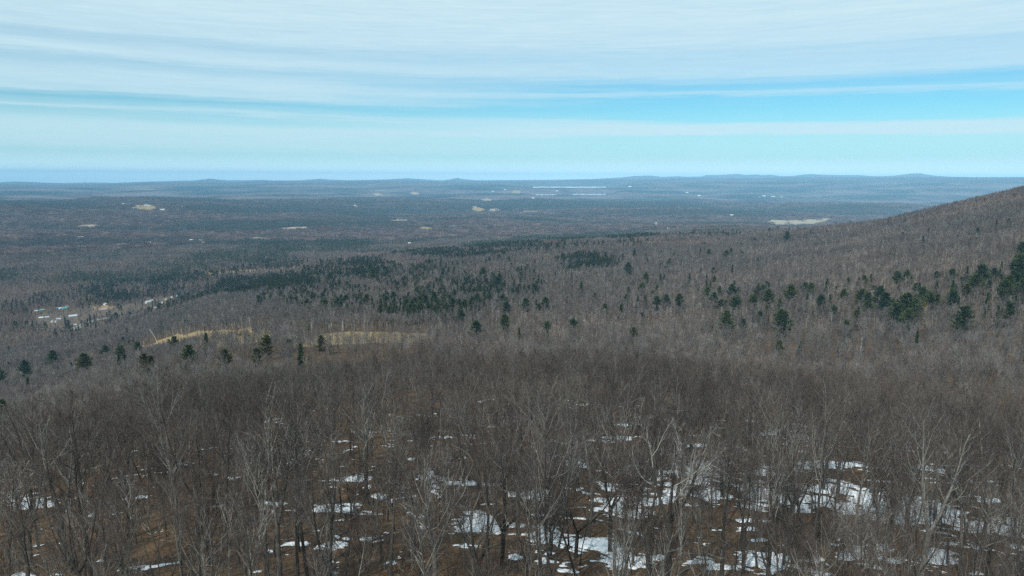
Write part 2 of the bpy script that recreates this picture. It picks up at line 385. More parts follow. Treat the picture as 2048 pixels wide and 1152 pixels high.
def bare_tree(seed, form, lod):
    """returns trunk (verts, quads) and crown lists [(verts, quads, material index)]; height about 16 m"""
    rng = np.random.default_rng(seed)
    K = 12; stems = []; H = 15.5
    near = lod == 0
    if form == 'straight':
        P = stem_line(rng, (0, 0, -0.5), (rng.normal() * .04, rng.normal() * .04, 1), H * .92, K, 0.035); R = 0.22 * (1 - 0.86 * np.linspace(0, 1, K) ** 0.9); stems.append((P, R, 0.45))
    elif form == 'slender':
        P = stem_line(rng, (0, 0, -0.5), (rng.normal() * .06, rng.normal() * .06, 1), H * .86, K, 0.045); R = (0.115 if lod < 2 else 0.19) * (1 - 0.85 * np.linspace(0, 1, K)); stems.append((P, R, 0.52))
    elif form == 'leaning':
        P = stem_line(rng, (0, 0, -0.5), (0.34, 0.1, 1), H * .88, K, 0.05, 0.035); R = 0.17 * (1 - 0.85 * np.linspace(0, 1, K)); stems.append((P, R, 0.38))
    elif form in ('forked', 'spreading', 'twin', 'crooked'):
        fh = {'forked': 4.6, 'spreading': 5.6, 'twin': 0.6, 'crooked': 3.6}[form] * (0.85 + .3 * rng.random())
        br = {'forked': .26, 'spreading': .30, 'twin': .20, 'crooked': .25}[form]
        P = stem_line(rng, (0, 0, -0.5), (rng.normal() * .05, rng.normal() * .05, 1), fh + .5, 6, 0.03)
        R = br * (1.18 - 0.2 * np.linspace(0, 1, 6)); R[0] *= 1.25; stems.append((P, R, None))
        ns = {'forked': 2, 'spreading': 4, 'twin': 2, 'crooked': 3}[form]; a0 = rng.random() * 6.28
        for i in range(ns):
            a = a0 + i * 6.283 / ns + rng.normal() * .3
            sp = {'forked': .42, 'spreading': .75, 'twin': .2, 'crooked': .9}[form] * (0.8 + .4 * rng.random())
            L = (H - fh) * {'forked': 0.96, 'spreading': .98, 'twin': .98, 'crooked': 1.02}[form] * (0.85 + .2 * rng.random())
            Q = stem_line(rng, P[-1] - (P[-1] - P[-2]) * 0.12, (math.cos(a) * sp, math.sin(a) * sp, 1), L, 10, 0.09 if form == 'crooked' else .055, 0.09 if form != 'crooked' else .12)
            Rr = br * (.72 if ns < 3 else .58) * (1 - 0.86 * np.linspace(0, 1, 10)); stems.append((Q, Rr, 0.25 if form != 'twin' else .4))
    elif form == 'bushy':
        P = stem_line(rng, (0, 0, -0.5), (0.05, 0, 1), 6.8, K, 0.05); R = 0.07 * (1 - 0.8 * np.linspace(0, 1, K)); stems.append((P, R, 0.15))
    tv, tq, off = [], [], 0
    for P, R, _ in stems:
        v, q = tubes(P[None], R[None], [7, 5, 4][lod])
        tv.append(v); tq.append(q + off); off += len(v)
    crown = []
    cfg = {0: dict(n1=18, n2=5, n3=5, n4=4), 1: dict(n1=15, n2=6, n3=5, n4=0), 2: dict(n1=10, n2=5, n3=4, n4=0)}[lod]
    nst = sum(1 for s in stems if s[2] is not None)
    share = {1: 1, 2: .62, 3: .46, 4: .38}[nst]
    ang1 = {'straight': (28, 55), 'slender': (22, 46), 'leaning': (28, 55), 'forked': (25, 52), 'spreading': (26, 58), 'twin': (24, 48), 'crooked': (32, 70), 'bushy': (22, 50)}[form]
    rm = [0.010, 0.018, 0.040][lod]
    for P, R, t0 in stems:
        if t0 is None: continue
        L = np.linalg.norm(np.diff(P, axis=0), axis=1).sum()
        n1 = max(3, int(cfg['n1'] * share))
        lf = (lambda t: 0.46 * (1.15 - t) ** 0.65) if nst == 1 else (lambda t: 0.52 * (1.15 - t) ** 0.6)
        b1, r1, l1 = grow(rng, P[None], R[None], np.array([L]), n1, t0, 0.98, ang1, lf, [8, 6, 4][lod], 0.46, 0.11, 0.15, rm * 1.8)
        b2, r2, l2 = grow(rng, b1, r1, l1, cfg['n2'], 0.22, 0.98, (25, 58), lambda t: 0.52 * (1.2 - t), [5, 4, 3][lod], 0.56, 0.09, 0.19, rm * 1.25)
        b3, r3, l3 = grow(rng, b2, r2, l2, cfg['n3'], 0.2, 1.0, (20, 55), lambda t: 0.6 * (1.25 - t), [4, 3, 2][lod], 0.62, 0.08, 0.17, rm)
        allb = [(b1, r1, [5, 4, 3][lod], 1), (b2, r2, 3, 1 if near else 2), (b3, r3, 3, 2)]
        if cfg['n4']:
            b4, r4, l4 = grow(rng, b3, r3, l3, cfg['n4'], 0.2, 1.0, (18, 50), lambda t: 0.62 + 0 * t, 3, 0.65, 0.06, 0.16, rm * 0.75)
            allb.append((b4, r4, 3, 2))
            # short twigs straight off the limbs fill the inside of the crown
            b5, r5, l5 = grow(rng, b1, r1, l1, 8, 0.1, 0.9, (25, 65), lambda t: 0.20 + 0 * t, 3, 0.4, 0.1, 0.2, rm * 0.8)
            allb.append((b5, r5, 3, 2))
        for b_, r_, s_, mi in allb:
            v, q = tubes(b_, r_, s_); crown.append((v, q, mi))
    return (np.concatenate(tv), np.concatenate(tq)), crown
def join_parts(parts):
    vs, qs, ms, off = [], [], [], 0
    for v, q, m in parts:
        vs.append(v); qs.append(q + off); ms.append(np.full(len(q), m)); off += len(v)
    return np.concatenate(vs), np.concatenate(qs), np.concatenate(ms)

def conifer(seed, kind, lod):
    """kind pine (broad, layered, open), spruce (narrow cone), fir (full cone). returns trunk mesh data and needle mesh data (quads), height 16 m"""
    rng = np.random.default_rng(seed)
    H = 16.0
    K = 7 if lod < 2 else 3
    P = stem_line(rng, (0, 0, -0.5), (rng.normal() * .02, rng.normal() * .02, 1), H, K, 0.015, 0.02); R = 0.24 * (1 - 0.93 * np.linspace(0, 1, K))
    tv, tq = tubes(P[None], R[None], 5 if lod == 0 else 3)
    tiers = {'pine': [17, 10, 6], 'spruce': [24, 13, 7], 'fir': [22, 13, 7]}[kind][lod]
    low = {'pine': 0.20, 'spruce': 0.10, 'fir': 0.06}[kind]
    nv = {'pine': [6, 5, 4], 'spruce': [7, 6, 5], 'fir': [8, 6, 5]}[kind][lod]
    C_, D_, L_ = [], [], []
    for i in range(tiers):
        t = low + (1 - low) * ((i + 0.3 * rng.random()) / tiers)
        if kind == 'pine':
            env = 4.1 * min(1, (1.03 - t) * 2.0) ** 0.75 * (0.62 + 0.5 * min(1, (t - low) * 3.2 + .25))
            tilt0 = 0.12 + 0.55 * t
        elif kind == 'spruce':
            env = 2.5 * (1.02 - t) ** 0.85; tilt0 = -0.25 + 0.5 * t
        else:
            env = 3.3 * (1.02 - t) ** 0.8; tilt0 = -0.1 + 0.6 * t
        for j in range(nv):
            if kind == 'pine' and rng.random() < 0.14: continue
            a = rng.random() * 6.283; L = env * (0.55 + 0.6 * rng.random()); tilt = tilt0 + rng.normal() * .1
            d = np.array([math.cos(a) * math.cos(tilt), math.sin(a) * math.cos(tilt), math.sin(tilt)])
            c = np.array([np.interp(t, np.linspace(0, 1, K), P[:, q]) for q in range(3)])
            C_.append(c); D_.append(d); L_.append(L)
    C_ = np.array(C_); D_ = np.array(D_); L_ = np.array(L_)
    B = len(L_)
    # boughs
    bt = np.linspace(0, 1, 3)
    BP = C_[:, None] + D_[:, None] * (L_[:, None, None] * bt[None, :, None]); BP[:, :, 2] += (0.10 if kind == 'pine' else -0.06) * (bt ** 2)[None] * L_[:, None]
    BR = np.maximum(0.045 * L_[:, None] / 3.5 * (1 - .7 * bt)[None], 0.01)
    bv, bq = tubes(BP, BR, 3)
    nt_ = {'pine': [26, 10, 5], 'spruce': [16, 8, 4], 'fir': [18, 8, 4]}[kind][lod]
    s = 0.22 + 0.80 * rng.random((B, nt_)) ** 0.8
    base = C_[:, None] + D_[:, None] * (L_[:, None] * s)[..., None]
    side = np.cross(D_, [0, 0, 1.]); side /= np.linalg.norm(side, axis=1, keepdims=True) + 1e-9
    w = (rng.random((B, nt_)) - 0.5) * L_[:, None] * 0.62 * (1.15 - s)
    base = base + side[:, None] * w[..., None]
    base[:, :, 2] += rng.normal(size=(B, nt_)) * 0.12 + (0.10 * s ** 2 if kind == 'pine' else -0.06 * s ** 2) * L_[:, None]
    # each tuft: a bent spray of two faces standing up and outward from the bough
    d = D_[:, None] * 0.8 + side[:, None] * (np.sign(w) * 0.5)[..., None] + rng.normal(size=(B, nt_, 3)) * 0.35
    d[:, :, 2] += 0.35 if kind == 'pine' else 0.0
    d /= np.linalg.norm(d, axis=2, keepdims=True)
    e = np.cross(d, rng.normal(size=(B, nt_, 3))); e /= np.linalg.norm(e, axis=2, keepdims=True) + 1e-9
    g = np.cross(d, e)
    ln = ({'pine': .62, 'spruce': .55, 'fir': .6}[kind] * [1, 1.5, 2.3][lod]) * (0.7 + .6 * rng.random((B, nt_)))[..., None]
    wd = ln * 0.34
    out_v, out_q, off = [], [], 0
    for ax in ((e, g), (g, -e)) if lod < 2 else ((e, g),):
        q0 = base - d * ln * 0.15; q1 = base + d * ln * .4 + ax[0] * wd + ax[1] * wd * .25; q2 = base + d * ln; q3 = base + d * ln * .35 - ax[0] * wd + ax[1] * wd * .25
        v = np.stack([q0, q1, q2, q3], 2).reshape(-1, 3); n = len(v) // 4
        out_v.append(v); out_q.append(np.arange(n * 4).reshape(-1, 4) + off); off += len(v)
    return (tv, tq), (bv, bq), (np.concatenate(out_v), np.concatenate(out_q))

FORMS = ['straight', 'forked', 'spreading', 'slender', 'leaning', 'twin', 'crooked', 'bushy']
NEAR = {}
for i, f in enumerate(FORMS):
    for rep in range(2 if f in ('straight', 'forked', 'slender') else 1):
        (tv, tq), cr = bare_tree(100 + i * 7 + rep * 3, f, 0)
        v, q, m = join_parts(cr); m = m - 1
        NEAR.setdefault(f, []).append((mesh_quads('trunk_mesh', tv, tq, [BARK['grey']]), mesh_quads('crown_mesh', v, q, [LIMB['grey'], TWIG], m)))
PROTO = bpy.data.collections.new('prototypes')        # never linked to the scene: only instanced
def proto_col(name, meshes):
    c = bpy.data.collections.new(name)
    for i, me in enumerate(meshes):
        o = bpy.data.objects.new('%s_%02d' % (name, i), me); c.objects.link(o)
    return c
def joined_bare(seed, f, lod, mats):
    (tv, tq), cr = bare_tree(seed, f, lod)
    v, q, m = join_parts([(tv, tq, 0)] + cr)
    return mesh_quads('bare_mesh', v, q, mats, m)
LIMB_BROW = bark_mat('limb_brow', (.055, .050, .044), (.145, .136, .12), (.36, .37, .33), 0.60, vary=0.6)
TWIG_BROW = twig_mat('twigs_brow', [(0.0, (.090, .068, .056)), (0.5, (.096, .082, .068)), (1.0, (.132, .120, .103))])
mid_meshes = [joined_bare(300 + i, f, 1, [BARK_MIX, LIMB_BROW, TWIG_BROW]) for i, f in enumerate(['straight', 'forked', 'spreading', 'slender', 'leaning', 'twin', 'crooked', 'slender', 'straight', 'bushy'])]
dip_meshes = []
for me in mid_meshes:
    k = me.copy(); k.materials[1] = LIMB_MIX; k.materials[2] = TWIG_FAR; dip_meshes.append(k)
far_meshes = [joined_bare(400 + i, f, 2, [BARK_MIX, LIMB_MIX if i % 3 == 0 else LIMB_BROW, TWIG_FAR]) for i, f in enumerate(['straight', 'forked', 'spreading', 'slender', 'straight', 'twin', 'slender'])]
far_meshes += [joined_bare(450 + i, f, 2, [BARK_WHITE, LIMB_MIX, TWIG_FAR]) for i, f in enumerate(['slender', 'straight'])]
def conifer_meshes(seed, kind, lod, mat):
    (tv, tq), (bv, bq), (nv, nq) = conifer(seed, kind, lod)
    return (tv, tq), (bv, bq), (nv, nq)
CON = {}
for kind, n in (('pine', 4), ('spruce', 2), ('fir', 2)):
    for r in range(n):
        (tv, tq), (bv, bq), (nv, nq) = conifer(600 + r + len(kind) * 10, kind, 0)
        v, q, m = join_parts([(bv, bq, 0), (nv, nq, 1)])
        CON.setdefault(kind, []).append((mesh_quads('evergreen_trunk_mesh', tv, tq, [BARK['dark']]), mesh_quads('evergreen_crown_mesh', v, q, [BARK['dark'], NEEDLE], m, smooth=False)))
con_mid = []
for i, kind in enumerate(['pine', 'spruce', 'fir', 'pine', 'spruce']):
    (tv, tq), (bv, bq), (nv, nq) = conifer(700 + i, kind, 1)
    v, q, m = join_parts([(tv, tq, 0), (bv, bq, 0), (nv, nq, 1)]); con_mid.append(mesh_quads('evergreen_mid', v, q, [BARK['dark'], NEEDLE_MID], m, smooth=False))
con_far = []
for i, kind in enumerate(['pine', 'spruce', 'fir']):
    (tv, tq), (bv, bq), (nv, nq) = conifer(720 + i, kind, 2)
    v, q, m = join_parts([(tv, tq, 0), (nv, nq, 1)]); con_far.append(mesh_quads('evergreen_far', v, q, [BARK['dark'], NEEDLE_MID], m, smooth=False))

def simple_bare(rng, x, y, s, z0=0):
    """a distant leafless tree: trunk and an open crown of a few upright sprays"""
    parts = []
    P = np.array([[[x, y, z0 - .5], [x, y, z0 + 9 * s]]]); v, q = tubes(P, np.array([[.16, .08]]) * s, 3); parts.append((v, q, 0))
    n = 15
    a = rng.random(n) * 6.283; b0 = z0 + (5 + 5.5 * rng.random(n)) * s; sp = (0.5 + 2.4 * rng.random(n)) * s
    Q = np.stack([np.stack([x + 0 * a, y + 0 * a, b0], -1), np.stack([x + np.cos(a) * sp, y + np.sin(a) * sp, b0 + (2.2 + 2.6 * rng.random(n)) * s], -1)], 1)
    v, q = tubes(Q, np.tile(np.array([[.10, .22]]), (n, 1)) * s, 3); parts.append((v, q, 1))
    return parts
def simple_con(rng, x, y, s, z0=0):
    parts = []
    H = 16 * s; w = (1.7 + 1.3 * rng.random()) * s
    for k in range(4):
        z = z0 + H * (0.12 + 0.22 * k); r = w * (1 - 0.21 * k)
        ph = rng.random() * 6
        a = np.arange(5) / 5 * 6.283 + ph
        rr = r * (0.75 + .5 * rng.random(5))
        base = np.stack([x + np.cos(a) * rr, y + np.sin(a) * rr, z + rng.normal(size=5) * .3 * s], -1)
        tip = np.array([[x, y, z + H * 0.30]])
        v = np.concatenate([base, tip, tip + [[.01, 0, 0]]]); q = np.array([[i, (i + 1) % 5, 5, 5 if False else 6] for i in range(5)])
        parts.append((v, q, 2))
    return parts
def patch_mesh(seed, con_share, size, n):
    rng = np.random.default_rng(seed); parts = []
    for i in range(n):
        x, y = (rng.random(2) - .5) * size
        s = 0.7 + .45 * rng.random()
        parts += simple_con(rng, x, y, s * .95) if rng.random() < con_share else simple_bare(rng, x, y, s)
    v, q, m = join_parts(parts)
    return mesh_quads('patch', v, q, [BARK_MIX, TWIG_VALLEY, NEEDLE_FAR], m, smooth=False)
single_far = []
for i in range(4):
    rng = np.random.default_rng(800 + i); v, q, m = join_parts(simple_bare(rng, 0, 0, 1)); single_far.append(mesh_quads('bare_small', v, q, [BARK_MIX if i < 3 else BARK_WHITE, TWIG_FAR], m, smooth=False))
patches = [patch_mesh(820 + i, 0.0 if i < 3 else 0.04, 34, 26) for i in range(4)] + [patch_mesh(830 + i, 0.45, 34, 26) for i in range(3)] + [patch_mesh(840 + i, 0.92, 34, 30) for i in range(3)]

# ------------------------------------------------------------------ the ground
def polar_sheet(name, r0, r1, nr, azs, mat):
    rr = np.exp(np.linspace(math.log(r0), math.log(r1), nr))
    A, Rr = np.meshgrid(np.radians(azs), rr, indexing='ij')
    x = np.sin(A) * Rr; y = np.cos(A) * Rr
    z = Z(x.ravel(), y.ravel())
    v = np.stack([x.ravel(), y.ravel(), z], -1)
    na = len(azs)
    i = np.arange(na - 1)[:, None] * nr + np.arange(nr - 1)[None]
    q = np.stack([i, i + nr, i + nr + 1, i + 1], -1).reshape(-1, 4)[:, ::-1]
    o = obj(name, mesh_quads(name, v, q[:, ::-1], [mat])); return o
azs = np.concatenate([np.linspace(-180, -58, 30)[:-1], np.linspace(-58, 58, 560), np.linspace(58, 180, 30)[1:]])

def ground_material():
    m, nt, b = new_mat('leaf_litter')
    b.inputs['Roughness'].default_value = 0.95; b.inputs['Specular IOR Level'].default_value = 0.1
    geo = nt.nodes.new('ShaderNodeNewGeometry'); pos = geo.outputs['Position']
    n1 = noise_node(nt, 0.35, 5, 0.7, vec=pos); n2 = noise_node(nt, 3.0, 5, 0.75, vec=pos); n3 = noise_node(nt, 0.05, 3, 0.6, vec=pos)
    litter = ramp_node(nt, [(0.30, (.034, .024, .017)), (0.44, (.100, .066, .044)), (0.58, (.152, .103, .068)), (0.72, (.27, .20, .135))], n2)
    litter = mix_node(nt, 1.0, litter, ramp_node(nt, [(0.3, (.5, .5, .52)), (0.7, (1.35, 1.3, 1.2))], n1), 'MULTIPLY')
    litter = mix_node(nt, 1.0, litter, ramp_node(nt, [(0.35, (.8, .78, .8)), (0.65, (1.2, 1.15, 1.0))], n3), 'MULTIPLY')
    # far land: woods seen from afar, grey twigs with dark evergreen tracts
    w = noise_node(nt, 0.0007, 7, 0.6, vec=pos); w2 = noise_node(nt, 0.010, 5, 0.7, vec=pos); w3 = noise_node(nt, 0.0006, 5, 0.55, vec=pos)
    mixw = math_node(nt, 'ADD', math_node(nt, 'MULTIPLY', w, 0.78), math_node(nt, 'MULTIPLY', w2, 0.22))
    far = ramp_node(nt, [(0.42, (.014, .022, .022)), (0.47, (.030, .034, .036)), (0.51, (.090, .070, .068)), (0.60, (.16, .124, .115))], mixw)
    far = mix_node(nt, ramp_fac(nt, w3, 0.665, 0.69), far, (.26, .21, .14))
    ln = nt.nodes.new('ShaderNodeVectorMath'); ln.operation = 'LENGTH'; nt.links.new(pos, ln.inputs[0])
    f = math_node(nt, 'DIVIDE', math_node(nt, 'SUBTRACT', ln.outputs['Value'], 2500.0), 5000.0, clamp=True)
    nt.links.new(mix_node(nt, f, litter, far), b.inputs['Base Color'])
    bump(nt, b, n2, 0.7, 0.12)
    return m
def ramp_fac(nt, v, a, b):
    return math_node(nt, 'DIVIDE', math_node(nt, 'SUBTRACT', v, a), b - a, clamp=True)
GROUND = ground_material()
hills_m, nt, b = new_mat('far_hills')
geo = nt.nodes.new('ShaderNodeNewGeometry')
nt.links.new(ramp_node(nt, [(0.35, (.03, .042, .036)), (0.65, (.10, .09, .085))], noise_node(nt, 0.0007, 5, 0.6, vec=geo.outputs['Position'])), b.inputs['Base Color'])
tag(polar_sheet('ground', 12, 17500, 450, azs, GROUND), 'brown leaf covered hillside falling away to the wide wooded valley', kind='structure')
tag(polar_sheet('mountains', 17500, 34500, 190, azs, hills_m), 'low blue mountain ranges along the horizon', kind='structure')

# ------------------------------------------------------------------ fields, road, lakes
def grass_material(name, a, b_, c):
    m, nt, b = new_mat(name); geo = nt.nodes.new('ShaderNodeNewGeometry'); pos = geo.outputs['Position']
    n1 = noise_node(nt, 0.05, 5, 0.65, vec=pos); n2 = noise_node(nt, 0.9, 4, 0.7, vec=pos)
    col = ramp_node(nt, [(0.3, a), (0.5, b_), (0.7, c)], n1)
    col = mix_node(nt, 0.35, col, ramp_node(nt, [(0.3, tuple(k * .5 for k in b_)), (0.7, tuple(k * 1.3 for k in b_))], n2))
    nt.links.new(col, b.inputs['Base Color']); return m
TAN = grass_material('dry_grass', (.22, .14, .06), (.31, .22, .10), (.36, .27, .13))
PALE = grass_material('pale_stubble', (.29, .22, .13), (.37, .295, .185), (.42, .34, .22))
PINK = grass_material('cut_soil', (.28, .19, .14), (.36, .27, .20), (.42, .33, .25))
GRAVEL = grass_material('gravel', (.26, .24, .21), (.34, .31, .28), (.42, .40, .36))
REDDISH = grass_material('red_brush_ground', (.085, .060, .045), (.12, .085, .058), (.17, .135, .075))
CLEAR = []      # px polygons (as arrays) with a distance range, where no trees stand
def inside(poly, px, py):
    poly = np.asarray(poly, float); x0, y0 = poly[:, 0], poly[:, 1]; x1, y1 = np.roll(x0, -1), np.roll(y0, -1)
    c = np.zeros(len(px), int)
    for a, b_, c_, d in zip(x0, y0, x1, y1):
        if b_ == d: continue
        m = ((b_ > py) != (d > py)) & (px < (c_ - a) * (py - b_) / (d - b_) + a)
        c += m
    return c % 2 == 1
def sheet(name, poly, mat, label, sparse=0.0, *, rng_d=None, lift=None, nx=60, ny=24, wob=1.0, kind='structure', clear=True):
    """a thin sheet that follows the ground inside an outline; the outline is resolved to ground positions first"""
    poly = np.asarray(poly, float)
    g = [ground_at(*p) for p in poly]
    if any(k is None for k in g): return None
    W = np.array([(k[0], k[1]) for k in g]); dist = np.mean([k[3] for k in g])
    az = np.degrees(np.arctan2(W[:, 0], W[:, 1])); lr = np.log(np.hypot(W[:, 0], W[:, 1]))
    P = np.stack([az, lr], -1)
    aa = np.linspace(az.min(), az.max(), nx + 1); ll = np.linspace(lr.min(), lr.max(), ny + 1)
    A, Lr = np.meshgrid((aa[1:] + aa[:-1]) / 2, (ll[1:] + ll[:-1]) / 2, indexing='ij')
    sa, sl_ = az.max() - az.min(), lr.max() - lr.min()
    jx = fbm(A / sa * 9, Lr / sl_ * 4, 41, 3) * sa * .05 * wob; jy = fbm(A / sa * 9 + 50, Lr / sl_ * 4, 42, 3) * sl_ * .16 * wob
    m = inside(P, (A + jx).ravel(), (Lr + jy).ravel()).reshape(A.shape)
    GA, GL = np.meshgrid(np.radians(aa), np.exp(ll), indexing='ij')
    x, y = np.sin(GA) * GL, np.cos(GA) * GL
    z = Z(x.ravel(), y.ravel()) + (lift if lift is not None else 0.02 + dist * 3e-4)
    i = np.arange(nx)[:, None] * (ny + 1) + np.arange(ny)[None]
    q = np.stack([i, i + ny + 1, i + ny + 2, i + 1], -1)[m]
    if len(q) == 0: return None
    used = np.unique(q); re = np.zeros((nx + 1) * (ny + 1), int); re[used] = np.arange(len(used))
    v = np.stack([x.ravel(), y.ravel(), z], -1)[used]
    o = obj(name, mesh_quads(name, v, re[q], [mat])); tag(o, label, kind=kind)
    if clear: CLEAR.append((P, sparse))
    return o
def ell(cx, cy, rx, ry, n=14, slope=0.0):
    a = np.arange(n) / n * 6.2832; k = 0.7 + 0.5 * np.random.default_rng(int(cx * 7 + cy)).random(n)
    return [(cx + rx * q * math.cos(t), cy + ry * q * math.sin(t) + slope * rx * q * math.cos(t)) for t, q in zip(a, k)]
def is_clear(az, lr):
    c = np.zeros(len(az), bool)
    g = np.random.default_rng(77)
    for P, sp in CLEAR:
        mn, mx = P.min(0), P.max(0)
        s = (az > mn[0]) & (az < mx[0]) & (lr > mn[1]) & (lr < mx[1])
        if s.any():
            k = np.nonzero(s)[0]; c[k] |= inside(P, az[k], lr[k]) & (g.random(len(k)) >= sp)
    return c
FIELDS = [
 ('field', [(258, 708), (290, 690), (335, 675), (390, 664), (470, 659), (530, 660), (552, 668), (530, 683), (460, 694), (390, 701), (310, 711)], TAN, 'long tan meadow curving behind the near woods, beyond the dark pines'),
 ('field', [(600, 694), (630, 672), (690, 663), (760, 664), (850, 668), (866, 676), (850, 684), (740, 687), (650, 691)], TAN, 'narrow tan meadow in front of the grey tree belt'),
 ('field', [(1528, 446), (1545, 440), (1600, 441), (1640, 438), (1668, 437), (1655, 444), (1600, 452), (1550, 454)], PALE, 'bright pale stubble field at the foot of the wooded mountain slope'),
 ('field', ell(290, 416, 30, 6), TAN, 'tan hilltop field with a white farmhouse above it'),
 ('field', ell(588, 457.5, 34, 4, slope=-.05), PINK, 'pinkish cut strip among dark evergreens in the valley'),
 ('field', ell(178, 453, 20, 4), PINK, 'small tan clearing in the far dark woods'),
 ('field', ell(520, 479, 28, 4), PINK, 'tan clearing just above the evergreen ridge'),
 ('field', ell(800, 443, 20, 4), PINK, 'reddish cut clearing in the middle of the valley'),
 ('field', ell(850, 458, 17, 4), TAN, 'tan clearing beside dark valley evergreens'),
 ('field', ell(954, 419.5, 17, 5), TAN, 'rounded tan field with two white farm buildings at its top'),
 ('field', ell(988, 421, 13, 4), PINK, 'smaller pinkish field next to the rounded tan one'),
 ('field', ell(975, 401, 11, 3.5), PINK, 'small tan field in the far woods above the rounded one'),
 ('field', ell(1033, 384, 10, 4), TAN, 'tan slope field on the small far hill before the lake'),
 ('field', ell(755, 389, 9, 3), PINK, 'pale clearing on the low far hill'),
 ('field', ell(830, 387, 9, 2.6), PINK, 'thin pale clearing on the back of the low far hill'),
 ('field', ell(683, 449, 9, 3), PINK, 'tiny tan clearing in the valley woods'),
 ('field', ell(1060, 424, 22, 2.6), TAN, 'thin tan strip of farmland across the valley'),
 ('field', ell(1370, 456.5, 14, 3.5), PINK, 'tan yard beside the white houses below the ridge'),
 ('clearing', [(410, 547), (470, 542), (560, 535), (640, 527), (640, 533), (560, 542), (470, 549), (412, 552)], TAN, 'long pale brush strip crossing the lower ridge'),
 ('clearing', [(1306, 444), (1318, 443), (1316, 462), (1311, 462)], GRAVEL, 'pale straight swath cut up through the valley woods'),
 ('clearing', [(60, 640), (85, 625), (150, 618), (185, 610), (240, 612), (300, 596), (350, 590), (362, 596), (345, 610), (290, 628), (215, 638), (180, 646), (150, 664), (95, 662)], REDDISH, 'brown open ground of the hamlet among the houses'),
]
for nm, poly, mat, lab in FIELDS:
    sheet(nm, poly, mat, lab, .38 if 'hamlet' in lab else (.12 if 'brush' in lab else .02), nx=90 if 'meadow' in lab else 60)
sheet('road', [(128, 658), (150, 654), (180, 642), (215, 634), (262, 630), (290, 624), (290, 626.5), (262, 633.5), (215, 638), (182, 646), (155, 660), (130, 663)], GRAVEL, 'pale gravel road winding through the hamlet', lift=0.9, wob=.3, clear=False, nx=120, ny=40)
sheet('field', ell(205, 616, 26, 4.5), TAN, 'patch of tan grass behind the dark clump of firs', lift=0.9, clear=False)
ice, nt, b = new_mat('lake_ice'); b.inputs['Roughness'].default_value = 0.5
geo = nt.nodes.new('ShaderNodeNewGeometry')
nt.links.new(ramp_node(nt, [(0.3, (.42, .48, .53)), (0.7, (.62, .67, .70))], noise_node(nt, 0.002, 4, 0.6, vec=geo.outputs['Position'])), b.inputs['Base Color'])
LAKE_LABELS = ['long frozen white lake near the horizon', 'shorter white frozen pond below the long lake', 'small white frozen pond beside the far buildings']
for k, (x0, x1, y0, y1, zl) in enumerate(LAKES):
    pts = []
    n = 40
    outline = [(x0 + (x1 - x0) * i / n, y0 + 0.25 * math.sin(i * .9)) for i in range(n + 1)] + [(x1 - (x1 - x0) * i / n, y1 - 0.3 * math.sin(i * .6)) for i in range(n + 1)]
    for (px, py) in outline:
        d = ray([px], [py])[0]; s = zl / d[2]; pts.append((d[0] * s, d[1] * s, zl))
    me = bpy.data.meshes.new('lake'); me.from_pydata(pts, [], [list(range(len(pts)))[::-1]]); me.materials.append(ice); me.update()
    tag(obj('lake', me), LAKE_LABELS[k], kind='structure')

